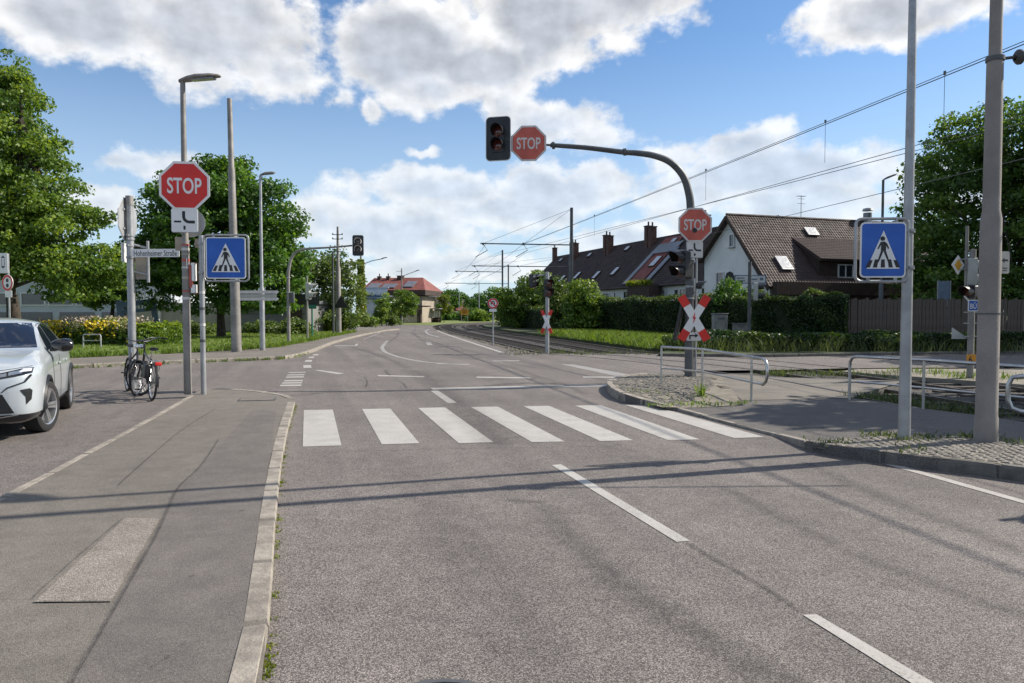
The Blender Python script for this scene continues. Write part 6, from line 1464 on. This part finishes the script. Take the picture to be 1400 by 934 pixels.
        for v in bm.verts:
            a, b = v.co.x, v.co.y
            if axis == 'y': o, d = Vector((a, -3, b)), Vector((0, 1, 0))
            else: o, d = Vector((sgn*3, a, b)), Vector((-sgn, 0, 0))
            loc, nr, i, ds = bvh.ray_cast(o, d)
            if loc is None: loc = Vector((a, -.84, b)) if axis == 'y' else Vector((sgn*.88, a, b)); nr = -d
            v.co = loc + (-d*.7 + nr*.3).normalized()*off
        bmesh.ops.recalc_face_normals(bm, faces=bm.faces)
        q = bpy.data.meshes.new(name); bm.to_mesh(q); bm.free(); q.shade_smooth(); return link(name, q, m, parent or car)
    mir = lambda p: [(-a, b) for a, b in p][::-1]
    patch('windscreen', [(-.71, 1.12), (.71, 1.12), (.675, 1.19), (.585, 1.39), (.53, 1.455), (-.53, 1.455), (-.585, 1.39), (-.675, 1.19)], 'y', 'car_glass', .004)
    for s_ in (1, -1):
        patch('side_window', [(.72, 1.07), (1.38, 1.075), (1.38, 1.44), (1.22, 1.41), (.98, 1.29)], 'x', 'car_glass', .004, sgn=s_); patch('side_window', [(1.43, 1.075), (2.25, 1.09), (2.42, 1.24), (2.25, 1.40), (1.9, 1.445), (1.43, 1.445)], 'x', 'car_glass', .004, sgn=s_)
        H = [(0.16, 0.735), (0.4, 0.775), (0.62, 0.808), (0.795, 0.845), (0.8, 0.905), (0.72, 0.908), (0.46, 0.855), (0.22, 0.795), (0.16, 0.775)]
        h_ = patch('headlight', H if s_ > 0 else mir(H), 'y', 'gloss_black', .005)
        for a, b in (((.24, .76), (.38, .825)), ((.40, .795), (.54, .855)), ((.56, .825), (.70, .888))):
            q = [(a[0], a[1]), (b[0], a[1] + .022), (b[0], b[1]), (a[0], b[1] - .024)]; patch('lamp_cell', q if s_ > 0 else mir(q), 'y', 'lamp_glass', .009, h_)
        q = [(0.66, 0.86), (0.785, 0.87), (0.785, 0.898), (0.7, 0.9)]; patch('running_light', q if s_ > 0 else mir(q), 'y', 'lamp_white', .010, h_)
        q = [(.785, .835), (.795, .815), (.735, .735), (.56, .672), (.50, .618), (.487, .618), (.545, .684), (.715, .745), (.765, .82)]; patch('light_trim', q if s_ > 0 else mir(q), 'y', 'gloss_black', .007)
        q = [(.68, .645), (.775, .66), (.80, .63), (.79, .52), (.74, .46), (.735, .56)]; patch('air_curtain', q if s_ > 0 else mir(q), 'y', 'black_plastic', .006)
        # door joints and arches
        for yy in (.62, 1.42): 
            P = []
            for z in np.linspace(.34, .97, 14):
                loc, nr, i, ds = bvh.ray_cast(Vector((s_*3, yy + (.06*(z - .6) if yy < 1 else 0), z)), Vector((-s_, 0, 0)))
                if loc: P.append(loc + Vector((s_*.0005, 0, 0)))
            MB().tube(P, .0045, 5).build('door_joint', 'gloss_black', car)
        for yy in (1.28, 2.1): MB().box((s_*.893, yy, .86), (.02, .17, .03)).build('door_handle', 'car_paint', car, bevel=.008)
        for y in (0, 2.685):
            P = [];
            for k in range(25):
                a = R(-22 + 224*k/24); yy, z = y + .40*math.cos(a), .345 + .40*math.sin(a)
                if z < .2: continue
                loc, nr, i, ds = bvh.ray_cast(Vector((s_*3, yy, z)), Vector((-s_, 0, 0)))
                x_ = loc.x if loc else s_*.88; P.append((x_ + s_*.002, yy, z))
            MB().tube(P, .030, 6).build('arch_trim', 'black_plastic', car)
        mm = MB().lathe([(0, -.15), (.06, -.14), (.10, -.09), (.115, 0), (.105, .08), (.06, .125), (0, .13)], 14, Matrix.Translation((s_*1.0, .66, 1.14)) @ Matrix.Rotation(R(90), 4, 'Y') @ Matrix.Diagonal((.85, .9, 1, 1)))
        mm.build('wing_mirror', 'gloss_black', car); MB().box((s_*.88, .70, 1.075), (.10, .06, .05)).build('mirror_foot', 'gloss_black', car, bevel=.01)
    gr = patch('grille', [(-.50, .60), (.50, .60), (.55, .50), (.62, .36), (-.62, .36), (-.55, .50)], 'y', 'black_plastic', .006)
    for k in range(5):
        for j in range(14):
            x_, z = -.44 + j*.068 + (.034 if k % 2 else 0), .36 + k*.042
            if abs(x_) < .45: MB().box((0, 0, 0), (.035, .012, .018)).build('grille_fin', 'galv_dark', gr, (x_, -.868 + .10*x_*x_, z))
    patch('lower_lip', [(-.72, .33), (.72, .33), (.78, .30), (.70, .255), (-.70, .255), (-.78, .30)], 'y', 'gloss_black', .012); patch('chrome_strip', [(-.50, .325), (.50, .325), (.66, .345), (.66, .335), (.50, .312), (-.50, .312), (-.66, .335), (-.66, .345)], 'y', 'alloy', .016)
    patch('bonnet_joint', [(-.78, .922), (-.4, .875), (.4, .875), (.78, .922), (.78, .927), (.4, .881), (-.4, .881), (-.78, .927)], 'y', 'gloss_black', .003)
    MB().box((0, -.885, .50), (.52, .02, .11)).build('number_plate', 'sign_white', car, bevel=.004)
    # wheels
    def wheel(x_, y):
        s_ = 1 if x_ > 0 else -1; m4 = Matrix.Translation((x_, y, .345)) @ Matrix.Rotation(R(-17) if y == 0 else 0, 4, 'Z') @ Matrix.Rotation(R(90)*s_, 4, 'Y')
        t_ = MB().lathe([(.245, -.11), (.30, -.115), (.335, -.10), (.345, -.07), (.345, .07), (.335, .10), (.30, .113), (.248, .108)], 40, m4).build('wheel', 'rubber_tyre', car)
        MB().lathe([(.248, .106), (.236, .10), (.228, .05), (.225, -.10), (.248, -.108)], 32, m4).build('rim', 'alloy', t_)
        MB().lathe([(0, -.02), (.225, -.02)], 24, m4).build('brake_disc', 'galv_dark', t_)
        for k in range(5):
            a = 2*math.pi*k/5 + .3
            for e in (-.10, .10):
                q = MB(); c0 = (math.cos(a + e*1.6), math.sin(a + e*1.6)); c1 = (math.cos(a + e*.9), math.sin(a + e*.9)); pr = (-math.sin(a), math.cos(a)); wv = .020
                top = [m4 @ Vector((c0[0]*.05 + pr[0]*d*wv, c0[1]*.05 + pr[1]*d*wv, .075)) for d in (-1, 1)] + [m4 @ Vector((c1[0]*.235 + pr[0]*d*wv*1.35, c1[1]*.235 + pr[1]*d*wv*1.35, .095)) for d in (1, -1)]
                bot = [m4 @ Vector((c0[0]*.05 + pr[0]*d*wv, c0[1]*.05 + pr[1]*d*wv, .03)) for d in (-1, 1)] + [m4 @ Vector((c1[0]*.235 + pr[0]*d*wv*1.35, c1[1]*.235 + pr[1]*d*wv*1.35, .05)) for d in (1, -1)]
                q.add(top + bot, [(0, 1, 2, 3), (0, 4, 5, 1), (1, 5, 6, 2), (2, 6, 7, 3), (3, 7, 4, 0)]).build('spoke', 'alloy' if e > 0 else 'alloy', t_, smooth=False)
        MB().lathe([(0, .09), (.03, .088), (.055, .07), (.055, .03)], 16, m4).build('hub_cap', 'gloss_black', t_)
    for y in (0, 2.685):
        for s_ in (-1, 1): wheel(s_*.785, y)
    return car
car = build_car()
fw, rw = G(66, 590, 0), G(91, 558, 0)
hd = (fw - rw).normalized(); ang = math.atan2(hd.x, -hd.y) - R(1.2)
car.rotation_euler = (0, 0, ang)
car.location = fw - Matrix.Rotation(ang, 3, 'Z') @ Vector((.785, 0, 0)); car.location.z = 0; car.location.x -= .10

# ------------------------------------------------------------------ bicycles
def bicycle(loc, rz, label, frame_m, rack, seed, steer=0.0, lean=3.0, bag=True):
    """local +x forward, wheels on the ground"""
    t = thing('bicycle', loc, rz, label, 'bicycle', 'bicycles at the sign post'); t.rotation_euler = (R(lean), 0, rz); WB, Rw = 1.08, .34
    bb = Vector((.46, 0, .28)); seat = Vector((.24, 0, .80)); head = Vector((.88, 0, .86)); hb = Vector((.93, 0, .68))
    def tb(name, pts, r, m=frame_m, p=t): return MB().tube(pts, r, 8).build(name, m, p)
    fr_ = MB()
    for a, b, r in ((bb, seat, .018), (bb, hb, .021), (seat - Vector((-.03, 0, .12)), head - Vector((0, 0, .02)), .018), (head, hb, .022), (bb, (0, .05, Rw), .011), (bb, (0, -.05, Rw), .011), (seat - Vector((0, 0, .1)), (0, .05, Rw), .010), (seat - Vector((0, 0, .1)), (0, -.05, Rw), .010)): fr_.tube([a, b], r, 8)
    fr_.build('frame', frame_m, t)
    def wheel(x_, parent=t, y=0):
        tor = MB(); k = 36; tor.tube([(x_ + (Rw - .02)*math.cos(2*math.pi*i/k), y, Rw + (Rw - .02)*math.sin(2*math.pi*i/k)) for i in range(k)], .021, 8, True); w_ = tor.build('wheel', 'rubber_tyre', parent)
        MB().tube([(x_ + (Rw - .048)*math.cos(2*math.pi*i/k), y, Rw + (Rw - .048)*math.sin(2*math.pi*i/k)) for i in range(k)], .012, 6, True).build('rim', 'alloy', w_)
        s_ = MB()
        for i in range(20):
            a = 2*math.pi*i/20; s_.tube([(x_ + .02*math.cos(a + 1.2), y + (.025 if i % 2 else -.025), Rw + .02*math.sin(a + 1.2)), (x_ + (Rw - .05)*math.cos(a), y, Rw + (Rw - .05)*math.sin(a))], .0025, 4)
        s_.build('spokes', 'steel_bright', w_); MB().cyl((x_, y - .05, Rw), (x_, y + .05, Rw), .025, n=10).build('hub', 'galv_dark', w_)
        a0, a1 = (20, 190) if x_ < .5 else (30, 160)
        v = []; f = []
        for i in range(15):
            a = R(a0 + (a1 - a0)*i/14); v += [(x_ + (Rw + .02)*math.cos(a), y + d, Rw + (Rw + .02)*math.sin(a) - (.012 if d else 0)) for d in (-.03, 0, .03)]
        MB().add(v, [(i*3 + j, i*3 + 3 + j, i*3 + 4 + j, i*3 + 1 + j) for i in range(14) for j in (0, 1)]).build('mudguard', 'black_plastic', w_)
    wheel(0.0)
    # steering group turns about the head tube
    fk = MB()
    for y in (-.05, .05): fk.tube([hb + Vector((0, 0, -.02)), hb + Vector((.02, y, -.08)), (WB, y, Rw)], .014, 8)
    fk.tube([hb, head + Vector((-.01, 0, .16))], .016, 8); fork = fk.build('fork', frame_m, t)
    wheel(WB, fork)
    hz = head + Vector((-.03, 0, .20)); bars = MB().tube(spline([hz + Vector((-.22, -.27, .03)), hz + Vector((-.09, -.22, .05)), hz + Vector((0, -.08, 0)), hz + Vector((0, .08, 0)), hz + Vector((-.09, .22, .05)), hz + Vector((-.22, .27, .03))], 4), .012, 8).build('handlebar', 'galv_dark', fork)
    for s_ in (-1, 1): MB().cyl(hz + Vector((-.25, s_*.28, .028)), hz + Vector((-.14, s_*.24, .045)), .018, n=8).build('grip', 'black_plastic', fork)
    MB().lathe([(0, .05), (.04, .045), (.05, 0), (.03, -.05), (0, -.06)], 12, Matrix.Translation(hz + Vector((.10, 0, -.10))) @ Matrix.Rotation(R(90), 4, 'Y')).build('front_lamp', 'chrome', fork)
    if steer:
        piv = Vector((.93, 0, .68)); ax_ = Vector((-.22, 0, 1)).normalized(); m4 = Matrix.Translation(piv) @ Matrix.Rotation(R(steer), 4, ax_) @ Matrix.Translation(-piv); fork.matrix_local = m4
    tb('seat_post', [seat - Vector((0, 0, .05)), seat + Vector((-.03, 0, .12))], .013, 'steel_bright')
    sd = MB(); st = [(-.16, .085, .03), (-.08, .075, .035), (.02, .04, .03), (.11, .02, .022)]
    v = []
    for x_, hw, th in st: v += [(seat.x - .03 + x_, hw*math.cos(2*math.pi*i/10), seat.z + .14 + th*math.sin(2*math.pi*i/10)) for i in range(10)]
    sd.add(v, [(i*10 + k, i*10 + (k + 1) % 10, (i + 1)*10 + (k + 1) % 10, (i + 1)*10 + k) for i in range(3) for k in range(10)] + [tuple(range(9, -1, -1)), tuple(range(30, 40))]).build('saddle', 'black_plastic', t)
    MB().lathe([(.085, -.006), (.095, -.006), (.095, .006), (.085, .006), (.085, -.006)], 24, Matrix.Translation(bb + Vector((0, -.06, 0))) @ Matrix.Rotation(R(90), 4, 'X')).build('chainring', 'galv_dark', t)
    MB().tube([bb + Vector((0, -.06, .09)), (0, -.06, Rw + .04)], .008, 5).tube([bb + Vector((0, -.06, -.09)), (0, -.06, Rw - .04)], .008, 5).build('chain', 'galv_dark', t)
    for s_ in (-1, 1):
        e = bb + Vector((.12*s_, s_*.09, -.12*s_)); tb('crank', [bb + Vector((0, s_*.07, 0)), e], .011, 'steel_bright'); MB().box(e + Vector((0, s_*.05, 0)), (.09, .09, .022)).build('pedal', 'black_plastic', t, bevel=.004)
    tb('kickstand', [(.30, .06, .27), (.24, .26, .015)], .010, 'galv_dark')
    if rack:
        rk = MB()
        for y in (-.06, .06): rk.tube([(.16, y, .74), (-.32, y, .72)], .007, 6).tube([(-.25, y, .72), (0, y*1.1, Rw)], .006, 6)
        for x_ in (.1, -.05, -.2, -.32): rk.tube([(x_, -.06, .73), (x_, .06, .73)], .006, 6)
        rk.build('rack', 'steel_bright', t); tl = MB().box((-.36, 0, .69), (.045, .11, .06)).build('tail_light', 'sign_red', t, bevel=.012)
        MB().box((-.06, .13, .54), (.28, .10, .26)).build('pannier', 'black_plastic', t, bevel=.03)
    if bag:
        MB().box((bb.x + .16, 0, bb.z + .26), (.36, .075, .10), Matrix.Rotation(R(-45), 3, 'Y')).build('battery_pack', 'black_plastic', t, bevel=.02)
    return t
bA = G(207.5, 548, 0); bicycle(bA, R(127), 'dark bicycle showing its red tail light and silver rack', 'gloss_black', True, 1, steer=32, lean=4)
bB = G(187, 541.5, 0); d_ = R(-54); bicycle(bB - Vector((math.cos(d_), math.sin(d_), 0))*1.08, d_, 'black bicycle with raised handlebar leaning beside the sign post', 'black_plastic', False, 2, steer=-28, lean=-4)
